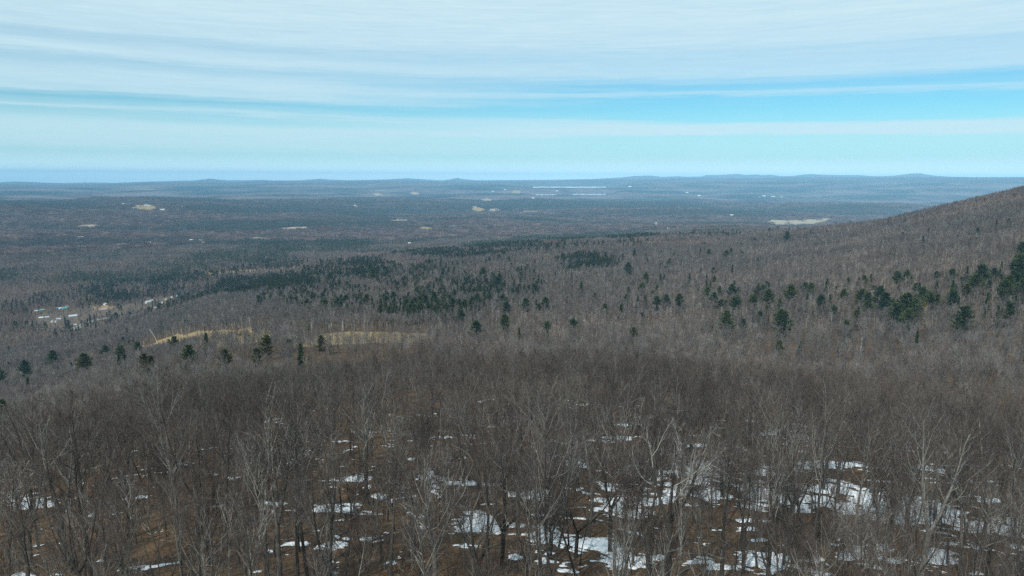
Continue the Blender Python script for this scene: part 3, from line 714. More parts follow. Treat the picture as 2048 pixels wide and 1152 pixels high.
# ------------------------------------------------------------------ snow lying in patches on the near slope
SNOW = [(50, 1003, 55, 14), (65, 1013, 25, 6), (130, 1022, 12, 3), (50, 1150, 22, 6), (20, 985, 20, 4), (85, 935, 14, 3), (555, 1006, 25, 4), (580, 926, 12, 4), (645, 1014, 30, 9), (690, 1020, 20, 6), (600, 1088, 28, 6), (665, 1092, 38, 8), (755, 1080, 30, 8), (718, 955, 26, 8),
 (735, 975, 14, 4), (760, 992, 14, 6), (730, 1026, 30, 4), (820, 918, 12, 2.5), (862, 958, 26, 12), (872, 975, 12, 10), (905, 967, 30, 5), (935, 968, 16, 8), (985, 972, 12, 6), (1022, 990, 14, 8), (1072, 992, 30, 10), (920, 1012, 12, 3), (940, 1025, 22, 5), (945, 1045, 40, 18), (985, 1058, 22, 8), (1030, 1050, 25, 6), (1085, 1075, 38, 24),
 (1130, 1098, 60, 30), (1180, 1090, 55, 22), (1230, 1115, 60, 24), (1290, 1118, 50, 16), (1030, 1115, 12, 5), (1090, 1120, 14, 8), (1145, 1130, 30, 14), (1155, 928, 40, 7), (1120, 886, 22, 4), (1180, 884, 45, 5), (1240, 876, 35, 4), (1265, 940, 30, 12), (1300, 955, 45, 14), (1265, 960, 12, 8), (1215, 975, 14, 8), (1230, 1000, 40, 18), (1290, 1010, 42, 24), (1330, 990, 50, 22), (1400, 945, 50, 22), (1420, 990, 40, 14),
 (1545, 945, 60, 10), (1500, 975, 40, 16), (1545, 985, 60, 24), (1520, 1010, 40, 14), (1510, 1040, 36, 5), (1490, 1060, 22, 5), (1515, 1080, 22, 3.5), (1600, 1000, 50, 26), (1660, 990, 40, 30), (1725, 1000, 70, 34), (1790, 1020, 60, 32), (1850, 1035, 70, 26), (1910, 1040, 60, 24), (1980, 1050, 70, 22), (2035, 1060, 30, 16), (1700, 930, 40, 7), (1740, 938, 40, 7), (1640, 930, 50, 8), (1885, 940, 30, 10), (1855, 935, 25, 8), (1790, 970, 16, 8), (1870, 965, 25, 3),
 (1470, 1128, 90, 22), (1400, 1122, 40, 12), (1540, 1125, 70, 20), (1610, 1128, 45, 14), (1640, 1148, 30, 8), (1740, 1105, 45, 16), (1700, 1110, 25, 10), (1800, 1120, 30, 8), (1860, 1122, 60, 10), (1890, 1105, 30, 5), (1365, 892, 12, 5), (1395, 892, 20, 5), (1490, 898, 14, 3), (1530, 868, 30, 4), (1590, 875, 50, 5), (1560, 862, 20, 4), (1145, 803, 22, 3), (1165, 810, 30, 4), (1620, 850, 30, 4), (1590, 885, 20, 3), (1360, 925, 14, 4), (1895, 905, 20, 3), (1910, 888, 14, 2.5), (2030, 1095, 22, 7), (1950, 1148, 14, 5), (1990, 1000, 12, 4), (1440, 855, 18, 2.5), (1510, 842, 22, 2.5), (1260, 848, 24, 3)]
def snow_field(x, y, z):
    px, py = project(x, y, z)
    s = np.zeros(len(x))
    for cx, cy_, rx, ry in SNOW:
        m = (np.abs(px - cx) < 2.2 * rx + 8) & (np.abs(py - cy_) < 2.2 * ry + 5)
        if m.any():
            e = ((px[m] - cx) / (rx * 1.12)) ** 2 + ((py[m] - cy_) / (ry * 1.15)) ** 2
            s[m] = np.maximum(s[m], 1.15 - e * 0.75)
    wx = x + fbm(x / 6, y / 6, 79, 2) * 4; wy = y + x * .12 + fbm(x / 5, y / 5, 80, 2) * 3
    return s + fbm(wx / 4.2, wy / 2.6, 71, 4, .6) * 2.8 + fbm(x / .8, y / .7, 75, 3) * .9 - 0.68
def build_snow():
    na, nr = 760, 620
    a = np.radians(np.linspace(-38, 38, na)); r = np.exp(np.linspace(math.log(55), math.log(215), nr))
    A, Rr = np.meshgrid(a, r, indexing='ij'); x = (np.sin(A) * Rr).ravel(); y = (np.cos(A) * Rr).ravel(); z = Z(x, y)
    s = snow_field(x, y, z)
    h = np.clip(s, -0.3, 0.6) * 0.26
    h = np.where(h > 0, h + fbm(x / 1.5, y / 1.5, 77, 3) * .08, h)
    i = np.arange(na - 1)[:, None] * nr + np.arange(nr - 1)[None]
    q = np.stack([i, i + nr, i + nr + 1, i + 1], -1).reshape(-1, 4)
    keep = (s[q] > 0).any(1); q = q[keep]
    used = np.unique(q); re = np.zeros(na * nr, int); re[used] = np.arange(len(used))
    v = np.stack([x, y, z + h], -1)[used]
    m, nt, b = new_mat('old_snow'); b.inputs['Roughness'].default_value = 0.6
    geo = nt.nodes.new('ShaderNodeNewGeometry')
    n = noise_node(nt, 1.3, 5, 0.7, vec=geo.outputs['Position']); n2 = noise_node(nt, 9.0, 3, 0.7, vec=geo.outputs['Position'])
    col = ramp_node(nt, [(0.28, (.62, .62, .62)), (0.5, (.84, .86, .88)), (1.0, (.90, .91, .93))], n)
    col = mix_node(nt, ramp_fac(nt, n2, .60, .68), col, (.20, .14, .095))       # fallen leaves on the crust
    nt.links.new(col, b.inputs['Base Color']); bump(nt, b, n, .35, .12)
    tag(obj('snow', mesh_quads('snow', v, re[q], [m])), 'thin melting snow lying in ragged patches between the trunks', 'snow', kind='stuff')
build_snow()

# ------------------------------------------------------------------ where the buildings stand (the woods keep clear of them)
H_ = [ # the hamlet
 (146, 635, 20, 9, 4, 'grey', 'metal', 'long barn with a bright pale metal roof in the middle of the hamlet', 8, 'barn', 'barn'),
 (122, 618, 10, 7, 3, 'white', 'metal', 'white house with pale roof between the blue shed and the green roofed house', 30, 'house', 'house'),
 (115, 618, 7, 6, 3, 'blue', 'blue', 'small blue shed beside the white house', 10, 'shed', 'shed'),
 (129, 619, 11, 8, 4, 'teal', 'teal', 'green roofed house right of the white one at the hamlet back', 20, 'house', 'house'),
 (134, 616, 9, 7, 4, 'yellow', 'green', 'ochre walled house with green roof at the hamlet back', 15, 'house', 'house'),
 (82, 637, 11, 5, 2.6, 'white', 'white', 'white long trailer home on the open brown ground', 0, 'trailer home', 'trailer_home'),
 (94, 636, 10, 5, 2.6, 'white', 'metal', 'pale second trailer home beside the first', 5, 'trailer home', 'trailer_home'),
 (104, 645, 6, 5, 3, 'white', 'white', 'small white shed with upright front near the road bend', 70, 'shed', 'shed'),
 (111, 645, 6, 5, 3.4, 'white', 'metal', 'white shed with pale roof beside the small white shed', 80, 'shed', 'shed'),
 (72, 624, 9, 6, 3, 'teal', 'metal', 'low greenish greenhouse at the hamlet edge', 12, 'shed', 'shed'),
 (84, 622, 12, 6, 3, 'grey', 'teal', 'long low shed with greenish roof by the trees', 15, 'shed', 'shed'),
 (118, 640, 10, 7, 3, 'grey', 'grey', 'grey roofed house in front of the barn', -12, 'house', 'house'),
 (150, 651, 6, 4, 2.4, 'white', 'white', 'little white box shed by the road end', 0, 'shed', 'shed'),
 (210, 610, 9, 7, 3.4, 'white', 'white', 'white gabled house alone above the pink one', 60, 'house', 'house'),
 (206, 621, 16, 7, 3.2, 'pink', 'pink', 'long pinkish house behind bare roadside trees', 5, 'house', 'house'),
 (296, 607, 15, 9, 4.5, 'white', 'metal', 'large white farmhouse with pale roof at the road top', 35, 'house', 'house'),
 (303, 603, 9, 6, 3, 'brown', 'metal', 'brown shed with pale roof behind the large farmhouse', 35, 'shed', 'shed'),
 (325, 607, 7, 6, 3.4, 'white', 'white', 'small white cottage east of the farmhouse', 70, 'house', 'house'),
 (332, 601, 6, 5, 3, 'yellow', 'tan', 'small yellow hut near the white cottage', 0, 'shed', 'shed'),
 (357, 595, 11, 8, 4, 'yellow', 'teal', 'teal roofed house at the upper edge of the hamlet', 10, 'house', 'house'),
 (343, 597, 6, 5, 3, 'white', 'white', 'small white hut before the teal roofed house', 20, 'shed', 'shed'),
 (311, 617, 6, 3, 2, 'white', 'white', 'white low shed below the farmhouse', 20, 'shed', 'shed'),
]
FAR = [(161, 475.5, 34, 12, 'white house alone in the woods above the hamlet'), (298, 486, 20, 9, 'westernmost white roof of the roadside row in the valley'), (311, 486, 24, 9, 'second white roof of the roadside row in the valley'), (330, 486.5, 22, 9, 'third white roof of the roadside row in the valley'),
 (383, 481, 24, 10, 'pale long roof at the back of the farm among dark trees'), (402, 481, 26, 10, 'teal tinted roof next to the pale long roof'), (407, 486, 24, 10, 'white shed in front of the farm among dark trees'), (376, 487, 16, 9, 'small white shed at the farm corner'),
 (819, 487.5, 17, 10, 'white house beside a clump of dark evergreens beyond the ridge'), (1284, 460, 22, 10, 'pale green roofed shed at the end of the ridge settlement'), (1293, 459.5, 24, 14, 'white gabled house in the ridge settlement'), (1298, 459, 12, 8, 'little white garage beside the white gabled house'), (1303, 456, 18, 14, 'grey white house on the rise at the settlement back'), (1308, 459.5, 20, 9, 'tan roofed house below the grey white one'),
 (1338, 458, 24, 12, 'white long house in the middle of the settlement'), (1347, 458, 10, 8, 'small pale hut by the settlement road'), (1353, 458, 10, 8, 'tiny white hut beside the small pale one'), (1388, 454, 12, 16, 'tall narrow white building by the cut yard'), (1390, 456, 18, 10, 'low white wing below the tall narrow building'), (1120, 461.5, 16, 9, 'white house just over the ridge crest'), (1246, 463.5, 16, 9, 'white cottage at the ridge crest near small firs'),
 (292, 411.5, 40, 18, 'white farmhouse on top of the tan hill field'), (298, 411.8, 26, 14, 'smaller farm building on top of the tan hill field'), (324, 420, 50, 16, 'pale long roof at the foot of the tan hill field'), (247, 408.5, 34, 16, 'white house on the dark hill crest'), (364, 414, 34, 14, 'white house at the roadside of the dark hill'),
 (946, 414.5, 26, 14, 'first white farm building at the top of the rounded field'), (951, 414.8, 26, 14, 'second white farm building at the top of the rounded field'), (709, 411.5, 36, 16, 'white farm building in the woods of the far valley'), (714, 413, 26, 14, 'pale barn next to the far valley farm'), (1353, 416.5, 30, 16, 'white farmhouse in the dark pine belt'), (1357, 415.8, 34, 18, 'white barn beside the pine belt farmhouse'), (1363, 416.2, 22, 14, 'smaller white outbuilding of the pine belt farm'),
 (1463, 431, 44, 16, 'pale long roof at the edge of the valley woods'), (1398, 392, 60, 30, 'west end of the long white sheds far down the valley'), (1528, 392.5, 60, 24, 'big white shed in the far industrial row'), (1546, 393.5, 80, 22, 'widest white shed in the far industrial row'), (1563, 394.5, 45, 20, 'last white shed at the right of the industrial row'), (1519, 394.6, 34, 18, 'first small white shed of the industrial row'),
 (1066, 397, 50, 26, 'white building by the dark pines before the ponds'), (1114, 382.5, 60, 30, 'white building on the land between the lakes'), (1260, 373.8, 90, 40, 'white speck of a building near the far lake end'), (1374, 386, 60, 30, 'white roof in the blue far plain'), (986, 383.4, 60, 26, 'pale roof west of the slope field'), (1010, 380.2, 60, 26, 'pale building on the small far hill crest')]
def house_spot(px, py):
    return ground_at(px, py, np.where(_rd < 1950, 13.0, 0.0) if 1100 < px < 1410 and py > 440 else 0.0)
SPOTS = []
for e in H_ + FAR:
    g = house_spot(e[0], e[1])
    if g: SPOTS.append((math.atan2(g[0], g[1]), g[3], e[2], min(12.0 / max(-g[2] / g[3], .01), 300.0)))
def near_house(x, y):
    d = np.hypot(x, y); a = np.arctan2(x, y); m = np.zeros(len(x), bool)
    for az, r, w, L in SPOTS:
        k = (np.abs(a - az) * r < w * .5 + 2) & (d < r + w * .7) & (d > r - L)
        m |= k
    return m

# ------------------------------------------------------------------ trees: where they stand
rng = np.random.default_rng(5)
def jitter_grid(r0, r1, step, azmax, seed):
    g = np.random.default_rng(seed)
    n = int(r1 / step) + 1
    ix, iy = np.meshgrid(np.arange(-n, n), np.arange(0, n)); x = (ix.ravel() + g.random(ix.size)) * step; y = (iy.ravel() + g.random(ix.size)) * step
    d = np.hypot(x, y); az = np.degrees(np.arctan2(x, y))
    m = (d > r0) & (d < r1) & (np.abs(az) < azmax)
    return x[m], y[m]
def scatter(name, col, x, y, z, rot, sc, idx, label, cat, tiltx=None):
    n = len(x)
    me = bpy.data.meshes.new(name)
    me.vertices.add(n); me.vertices.foreach_set('co', np.stack([x, y, z], -1).astype(np.float32).ravel())
    R = np.zeros((n, 3), np.float32); R[:, 2] = rot
    if tiltx is not None: R[:, 0] = tiltx
    a = me.attributes.new('turn', 'FLOAT_VECTOR', 'POINT'); a.data.foreach_set('vector', R.ravel())
    sc = np.asarray(sc, np.float32)
    if sc.ndim == 1: sc = np.stack([sc, sc, sc], -1)
    a = me.attributes.new('size', 'FLOAT_VECTOR', 'POINT'); a.data.foreach_set('vector', sc.ravel())
    a = me.attributes.new('which', 'INT', 'POINT'); a.data.foreach_set('value', np.asarray(idx, np.int32))
    o = obj(name, me)
    ng = bpy.data.node_groups.new(name + '_nodes', 'GeometryNodeTree')
    ng.interface.new_socket('Geometry', in_out='INPUT', socket_type='NodeSocketGeometry'); ng.interface.new_socket('Geometry', in_out='OUTPUT', socket_type='NodeSocketGeometry')
    N, L = ng.nodes, ng.links
    gi = N.new('NodeGroupInput'); go = N.new('NodeGroupOutput'); ci = N.new('GeometryNodeCollectionInfo'); ci.inputs['Collection'].default_value = col
    ci.inputs['Separate Children'].default_value = True; ci.inputs['Reset Children'].default_value = True
    ip = N.new('GeometryNodeInstanceOnPoints'); ip.inputs['Pick Instance'].default_value = True
    def attr(nm, ty):
        k = N.new('GeometryNodeInputNamedAttribute'); k.data_type = ty; k.inputs['Name'].default_value = nm; return k.outputs['Attribute']
    L.new(gi.outputs[0], ip.inputs['Points']); L.new(ci.outputs[0], ip.inputs['Instance'])
    L.new(attr('which', 'INT'), ip.inputs['Instance Index'])
    e2r = N.new('FunctionNodeEulerToRotation'); L.new(attr('turn', 'FLOAT_VECTOR'), e2r.inputs[0]); L.new(e2r.outputs[0], ip.inputs['Rotation'])
    L.new(attr('size', 'FLOAT_VECTOR'), ip.inputs['Scale']); L.new(ip.outputs[0], go.inputs[0])
    md = o.modifiers.new('scatter', 'NODES'); md.node_group = ng
    tag(o, label, cat, kind='stuff'); return o

# evergreens one can pick out, by the place of their foot and their height in the photograph
R3 = [(650,490,64),(25,850,60),(190,805,50),(230,840,64),(265,795,35),(335,795,70),(350,870,80),(270,875,50),(305,965,112),(395,980,40),(455,850,64),(480,795,42),(512,790,42),(540,830,84),(495,935,42),(605,870,62),(617,965,134),(672,805,92),(755,780,52),(790,785,52),(880,755,52),(765,840,52),(845,855,62),(895,850,62),(920,905,36),(975,815,46),(1010,750,52),(1060,740,36),(1095,735,42),(1140,722,32),(1080,830,80),(1112,840,70),(1120,890,60),(1190,820,92),(1215,860,100),(1190,880,60),(1285,720,62),(1345,715,54),(1270,920,104),(1330,885,150),(1345,945,84),(1385,890,84),(1430,820,84),(1470,850,84),(1510,855,64),(1600,840,84),(1515,708,28),(1600,700,44),(1685,685,46),(1670,950,122),(1765,712,122),(1735,750,84),(1840,695,42),(1870,700,42),(1885,655,42),(1900,790,92),(1925,760,84),(1955,660,52),(1965,740,84),(1990,700,104),(2008,620,104),(2000,780,84),(2005,560,64),(1930,905,74),(1872,915,52),(990,990,42),(300,590,42),(200,580,36),(150,570,30),(1795,860,42),(1990,640,90),(1940,720,60)]
R3O = [(225,1010,46),(1055,935,44),(1690,800,64),(530,905,50),(800,935,40)]
R2 = [(725,1010,98),(640,940,74),(890,975,92),(1133,1000,54),(1285,990,74),(1010,870,64),(1070,870,44),(1125,865,64),(900,890,64),(1600,670,72),(1635,580,52),(1705,720,52),(1790,725,52),(1685,775,42),(1580,845,62),(1605,800,52),(1655,850,52),(1700,850,52),(1745,820,42),(1770,790,52),(1765,860,62),(1820,850,62),(1895,850,72),(765,695,64),(850,750,74),(860,720,44),(525,615,42),(455,640,42),(120,660,92),(130,700,84),(480,840,84),(730,845,64),(775,830,42),(1060,780,42),(1330,770,52),(1150,500,40),(1240,520,40)]
R2O = [(975,1040,62),(1635,1035,48),(1085,895,44),(1565,900,52)]
R4 = [(2,285,122),(105,265,92),(225,235,57),(440,205,42),(505,215,62),(575,190,42),(730,168,46),(790,212,68),(1205,170,26)]
R4O = [(358,255,82),(605,240,46),(632,243,32),(935,215,36),(1112,160,46),(1343,153,26)]
picked = []
for lst, s, x0, y0, col in ((R3, 2.88, 1348, 300, 'g'), (R3O, 2.88, 1348, 300, 'o'), (R2, 2.88, 700, 300, 'g'), (R2O, 2.88, 700, 300, 'o'), (R4, 2.087, 0, 600, 'g'), (R4O, 2.087, 0, 600, 'o'), ([(1447, 893, 62)], 2.88, 1348, 300, 'y')):
    for X, Y, h in lst: picked.append((x0 + X / s, y0 + Y / s, h / s, col))
evergreens = []       # x, y, z, scale, kind, colour
for px, py, h, col in picked:
    g = ground_at(px, py + h * 0.5, 10.5)
    if g is None: continue
    r = math.hypot(g[3], g[2]); hm = min(max(h * r / FPX * .86 + 10.0, 12), 28)
    kind = 'pine' if h > 22 or rng.random() < .6 else ('spruce' if rng.random() < .5 else 'fir')
    evergreens.append((g[0], g[1], g[2], hm / 16, kind, col))
n_picked = len(evergreens)

# evergreen tracts: centre, half size and share of evergreens, in the photograph
TRACTS = [(1175, 524, 58, 16, .97), (1140, 535, 30, 9, .9), (600, 492, 130, 13, .6), (690, 485, 60, 9, .75), (480, 515, 110, 14, .55), (380, 540, 90, 20, .45), (260, 558, 130, 13, .55), (170, 570, 120, 26, .25), (215, 590, 60, 12, .6), (60, 560, 60, 40, .15),
 (480, 573, 46, 17, .9), (570, 567, 60, 18, .7), (660, 548, 60, 20, .45), (740, 540, 55, 22, .6), (850, 560, 110, 32, .22), (700, 600, 170, 26, .22), (850, 612, 120, 22, .4), (960, 590, 60, 30, .25), (1010, 560, 90, 40, .10), (900, 508, 110, 9, .5), (1010, 492, 90, 8, .5),
 (1110, 476, 90, 7, .55), (1230, 472, 80, 7, .45), (640, 440, 300, 8, .3), (560, 425, 200, 12, .35), (1450, 590, 80, 30, .08), (1850, 590, 200, 40, .07), (1010, 440, 150, 10, .5), (850, 460, 120, 9, .55), (920, 470, 60, 4, .8), (1400, 418, 150, 9, .5), (1330, 432, 80, 6, .7), (1560, 425, 140, 8, .4), (120, 430, 140, 18, .35), (380, 455, 200, 10, .45), (300, 480, 250, 12, .3), (560, 485, 100, 10, .5)]
def tract(px, py):
    s = np.full(len(px), 0.006)
    for cx, cy_, rx, ry, p in TRACTS:
        e = ((px - cx) / rx) ** 2 + ((py - cy_) / ry) ** 2
        s = np.maximum(s, p * np.clip(1.35 - e, 0, 1) ** .5 * (e < 1.35))
    return s
# open woods of the far and middle distance ---------------------------------
X, Y = [], []
for r0, r1, st, sd_ in ((50, 300, 5.0, 1), (300, 1500, 5.6, 2), (1500, 3400, 7.0, 3)):
    a, b_ = jitter_grid(r0, r1, st, 41, sd_); X.append(a); Y.append(b_)
X = np.concatenate(X); Y = np.concatenate(Y); D = np.hypot(X, Y); AZ = np.degrees(np.arctan2(X, Y))
ok = ~is_clear(AZ, np.log(D)) & ~near_house(X, Y)
X, Y, D, AZ = X[ok], Y[ok], D[ok], AZ[ok]
Zg = Z(X, Y)
# leave out what no sight line reaches: ground more than a tree height below the line over nearer crowns
_ab = np.linspace(-42, 42, 337); _rb = np.exp(np.linspace(math.log(60), math.log(12000), 500))
AA, RB = np.meshgrid(np.radians(_ab), _rb, indexing='ij')
ZB = Z((np.sin(AA) * RB).ravel(), (np.cos(AA) * RB).ravel()).reshape(AA.shape)
HOR = np.maximum.accumulate((ZB + 3) / RB, axis=1)
def visible(x, y, z, h, margin=0.012):
    d = np.hypot(x, y); az = np.degrees(np.arctan2(x, y))
    i = np.clip(np.round((az + 42) / 84 * 336).astype(int), 0, 336); j = np.clip(np.searchsorted(_rb, d * 0.97) - 1, 0, 499)
    return (z + h) / d > HOR[i, j] - margin
vis = visible(X, Y, Zg, 17)
X, Y, D, AZ, Zg = X[vis], Y[vis], D[vis], AZ[vis], Zg[vis]
bx, by = project(X, Y, Zg + 7)
pc = tract(bx, by)
clump = fbm(X / 60, Y / 60, 31, 3)
pc = np.where(D > 380, np.clip(pc * (1 + clump * 2.5), 0, 1), 0)
pc = np.where((D > 1500) & (pc < .25) & (bx < 1480), np.clip(0.04 + fbm(X / 220, Y / 220, 33, 3) * 1.6, 0, .8), pc)
rnd = rng.random(len(X))
is_con = rnd < pc
# keep clear round the evergreens picked out above
for e in evergreens:
    is_con &= ~(np.hypot(X - e[0], Y - e[1]) < 5)

cx_, cy2, cz_, cdn = X[is_con], Y[is_con], Zg[is_con], D[is_con]
ch = 7.5 + 12 * rng.random(len(cx_)) ** 1.3
stand = (bx[is_con] > 1100) & (bx[is_con] < 1245) & (by[is_con] > 500) & (by[is_con] < 550)
ch = np.where(stand, ch * .8, ch)
size_px = ch / cdn
order = np.argsort(-size_px * (np.abs(np.degrees(np.arctan2(cx_, cy2))) < 35.2))
n_more = max(0, 292 - n_picked)
pick = order[:n_more]
for i in pick:
    kind = ['pine', 'spruce', 'fir'][rng.choice(3, p=[.4, .35, .25])]
    evergreens.append((cx_[i], cy2[i], cz_[i], ch[i] / 16, kind, 'o' if rng.random() < .12 else 'g'))
rest = np.ones(len(cx_), bool); rest[pick] = False
cx_, cy2, cz_, cdn, ch = cx_[rest], cy2[rest], cz_[rest], cdn[rest], ch[rest]
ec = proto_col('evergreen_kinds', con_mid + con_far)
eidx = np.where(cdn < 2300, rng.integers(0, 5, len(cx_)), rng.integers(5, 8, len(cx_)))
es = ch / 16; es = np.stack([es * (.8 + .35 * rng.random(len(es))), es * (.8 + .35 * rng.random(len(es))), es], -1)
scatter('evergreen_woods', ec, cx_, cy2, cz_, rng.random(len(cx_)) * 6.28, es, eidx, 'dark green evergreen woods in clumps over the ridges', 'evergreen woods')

# ------------------------------------------------------------------ leafless trees
bX, bY, bZ, bD = X[~is_con], Y[~is_con], Zg[~is_con], D[~is_con]
# thin the near woods a little at random so that the floor shows
keep = ~((bD < 260) & (rng.random(len(bX)) < 0.07)); bX, bY, bZ, bD = bX[keep], bY[keep], bZ[keep], bD[keep]
# trees of the nearest ranks that stand out in the photograph: foot pixel, height in pixels, form, tone
KEY = [(70, 1040, 250, 'spreading', 'dark'), (188, 1175, 380, 'forked', 'dark'), (128, 1130, 260, 'forked', 'grey'), (395, 1070, 260, 'crooked', 'dark'), (358, 1068, 220, 'straight', 'grey'), (458, 1100, 270, 'straight', 'dark'), (515, 1100, 230, 'slender', 'pale'),
 (560, 1165, 330, 'forked', 'grey'), (618, 1170, 300, 'straight', 'dark'), (688, 1165, 210, 'bushy', 'grey'), (782, 1150, 250, 'straight', 'grey'), (1003, 1130, 300, 'crooked', 'dark'), (868, 1150, 190, 'bushy', 'grey'), (1102, 1180, 330, 'twin', 'dark'), (1158, 1165, 270, 'leaning', 'dark'),
 (1337, 1185, 310, 'spreading', 'grey'), (1443, 1170, 260, 'forked', 'dark'), (1536, 1008, 225, 'straight', 'grey'), (1380, 905, 140, 'forked', 'dark'), (1622, 1120, 300, 'twin', 'grey'), (1705, 1090, 230, 'straight', 'grey'), (1780, 1060, 220, 'straight', 'dark'), (1840, 1165, 280, 'forked', 'pale'),
 (2030, 1075, 240, 'twin', 'pale'), (1985, 1060, 200, 'leaning', 'pale'), (1920, 1150, 250, 'straight', 'grey'), (1250, 1160, 240, 'slender', 'dark'), (960, 1000, 200, 'forked', 'dark'), (1265, 1130, 260, 'straight', 'dark'), (330, 950, 190, 'spreading', 'pale'), (20, 1160, 200, 'bushy', 'grey'), (735, 1010, 200, 'forked', 'grey'), (1490, 985, 200, 'straight', 'pale'), (1090, 960, 190, 'straight', 'grey')]
FPOP = [('straight', .30), ('forked', .20), ('spreading', .10), ('slender', .22), ('leaning', .05), ('twin', .06), ('crooked', .07)]
near = []
for px, py, h, f, tone in KEY:
    g = ground_at(px, py)
    if g is None: continue
    r = math.hypot(g[3], g[2]); hm = h * r / FPX / math.cos(math.atan2(-g[2], g[3])) * 1.02
    near.append((g[0], g[1], g[2], min(max(hm, 8), 22) / (7.6 if f == 'bushy' else 16.0), f, tone))
for e in near:
    m = np.hypot(bX - e[0], bY - e[1]) > 2.2; bX, bY, bZ, bD = bX[m], bY[m], bZ[m], bD[m]
# the nearest ones in view, up to 300 in all
tpx, tpy = project(bX, bY, bZ + 14); inview = (tpx > -60) & (tpx < 2108) & (tpy < 1190)
od = np.argsort(np.where(inview, bD, 1e9)); take = od[:298 - len(near)]
names_f = [f for f, _ in FPOP]; pf = np.array([p for _, p in FPOP]); pf /= pf.sum()
for i in take:
    f = rng.choice(names_f, p=pf); tone = rng.choice(['dark', 'grey', 'pale'], p=[.42, .48, .10])
    near.append((bX[i], bY[i], bZ[i], (0.60 + 0.48 * rng.random()), f, tone))
m = np.ones(len(bX), bool); m[take] = False; bX, bY, bZ, bD = bX[m], bY[m], bZ[m], bD[m]
NEAR_LIMIT = max(math.hypot(e[0], e[1]) for e in near[len(KEY):])
wood = proto_col('leafless_kinds', mid_meshes + dip_meshes + far_meshes + single_far)
nm, nf, ns = len(mid_meshes), len(far_meshes), len(single_far)
u = rng.random(len(bX))
edge = 330 + 25 * rng.normal(size=len(bX))
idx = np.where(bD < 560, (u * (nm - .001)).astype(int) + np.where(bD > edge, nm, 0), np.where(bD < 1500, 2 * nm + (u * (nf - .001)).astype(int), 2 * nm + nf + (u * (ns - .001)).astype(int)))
bs = 0.72 + 0.34 * rng.random(len(bX)) + fbm(bX / 70, bY / 70, 51, 3) * .35
_qx = project(bX, bY, bZ)[0]
lowg = ((_qx > 590) & (_qx < 875) & (bD > 370) & (bD < 470)) | ((_qx > 430) & (_qx < 560) & (bD > 415) & (bD < 470))
bs = np.where(lowg, bs * .42, bs)
bs3 = np.stack([bs * (.75 + .3 * rng.random(len(bs)))] * 2 + [bs], -1)
scatter('leafless_woods', wood, bX, bY, bZ, rng.random(len(bX)) * 6.28, bs3, idx, 'grey leafless woods covering the slopes beyond the nearest trees', 'woods')

# distant woods: clumps from 3.4 km outward
x3, y3 = jitter_grid(3400, 9500, 29, 38, 9)
d3 = np.hypot(x3, y3); m = ~is_clear(np.degrees(np.arctan2(x3, y3)), np.log(d3)) & ~near_house(x3, y3); x3, y3, d3 = x3[m], y3[m], d3[m]
z3 = Z(x3, y3); m = visible(x3, y3, z3, 15, .006); x3, y3, z3, d3 = x3[m], y3[m], z3[m], d3[m]
m = rng.random(len(x3)) < np.clip((12500 - d3) / 6000, .5, 1); x3, y3, z3, d3 = x3[m], y3[m], z3[m], d3[m]
px3, py3 = project(x3, y3, z3 + 7)
c3 = np.maximum(tract(px3, py3), 0) * .7 + fbm(x3 / 1500, y3 / 750, 35, 5, .58) * 5.0 + .04
k3 = np.where(c3 > .62, 7 + rng.integers(0, 3, len(x3)), np.where(c3 > .28, 4 + rng.integers(0, 3, len(x3)), rng.integers(0, 4, len(x3))))
scatter('distant_woods', proto_col('distant_clumps', patches), x3, y3, z3, rng.random(len(x3)) * 6.28, .85 + .35 * rng.random(len(x3)), k3, 'hazy mixed woods filling the wide valley', 'distant woods')

# brush between the nearest trees
def brush_mesh(seed):
    r = np.random.default_rng(seed); parts = []
    for s in range(7):
        a = r.random() * 6.28; o = r.random() * .5
        P = stem_line(r, (math.cos(a) * o, math.sin(a) * o, -.1), (math.cos(a) * .35, math.sin(a) * .35, 1), 2.2 + 2.6 * r.random(), 6, .08); R = .022 * (1 - .7 * np.linspace(0, 1, 6))
        v, q = tubes(P[None], R[None], 3); parts.append((v, q, 0))
        b1, r1, l1 = grow(r, P[None], R[None], np.array([3.0]), 9, .3, 1, (20, 50), lambda t: .34 + 0 * t, 4, .6, .1, .12, .009); v, q = tubes(b1, r1, 3); parts.append((v, q, 0))
        b2, r2, l2 = grow(r, b1, r1, l1, 3, .3, 1, (20, 50), lambda t: .5 + 0 * t, 3, .6, .1, .12, .008); v, q = tubes(b2, r2, 3); parts.append((v, q, 0))
    v, q, m_ = join_parts(parts); return mesh_quads('brush', v, q, [TWIG], m_)
def stick_mesh(seed):
    r = np.random.default_rng(seed); parts = []
    P = stem_line(r, (-1.6, 0, .06), (1, r.normal() * .1, .02), 3.2, 6, .08, -.0); P[:, 2] = .04 + .05 * r.random(6); R = .045 * (1 - .6 * np.linspace(0, 1, 6)); v, q = tubes(P[None], R[None], 4); parts.append((v, q, 0))
    b1, r1, l1 = grow(r, P[None], R[None], np.array([3.0]), 6, .3, 1, (20, 50), lambda t: .34 + 0 * t, 4, .6, .0, .12, .01); v, q = tubes(b1, r1, 3); parts.append((v, q, 0))
    v, q, m_ = join_parts(parts); return mesh_quads('stick', v, q, [BARK_MIX], m_)
gx, gy = jitter_grid(52, 190, 3.1, 40, 21); sel = (fbm(gx / 14, gy / 14, 61, 3) > -.03); gx, gy = gx[sel], gy[sel]
scatter('undergrowth', proto_col('brush_kinds', [brush_mesh(900 + i) for i in range(5)]), gx, gy, Z(gx, gy), rng.random(len(gx)) * 6.28, .5 + .75 * rng.random(len(gx)) ** 1.5, rng.integers(0, 5, len(gx)), 'thin leafless brush and saplings under the nearest trees', 'undergrowth')
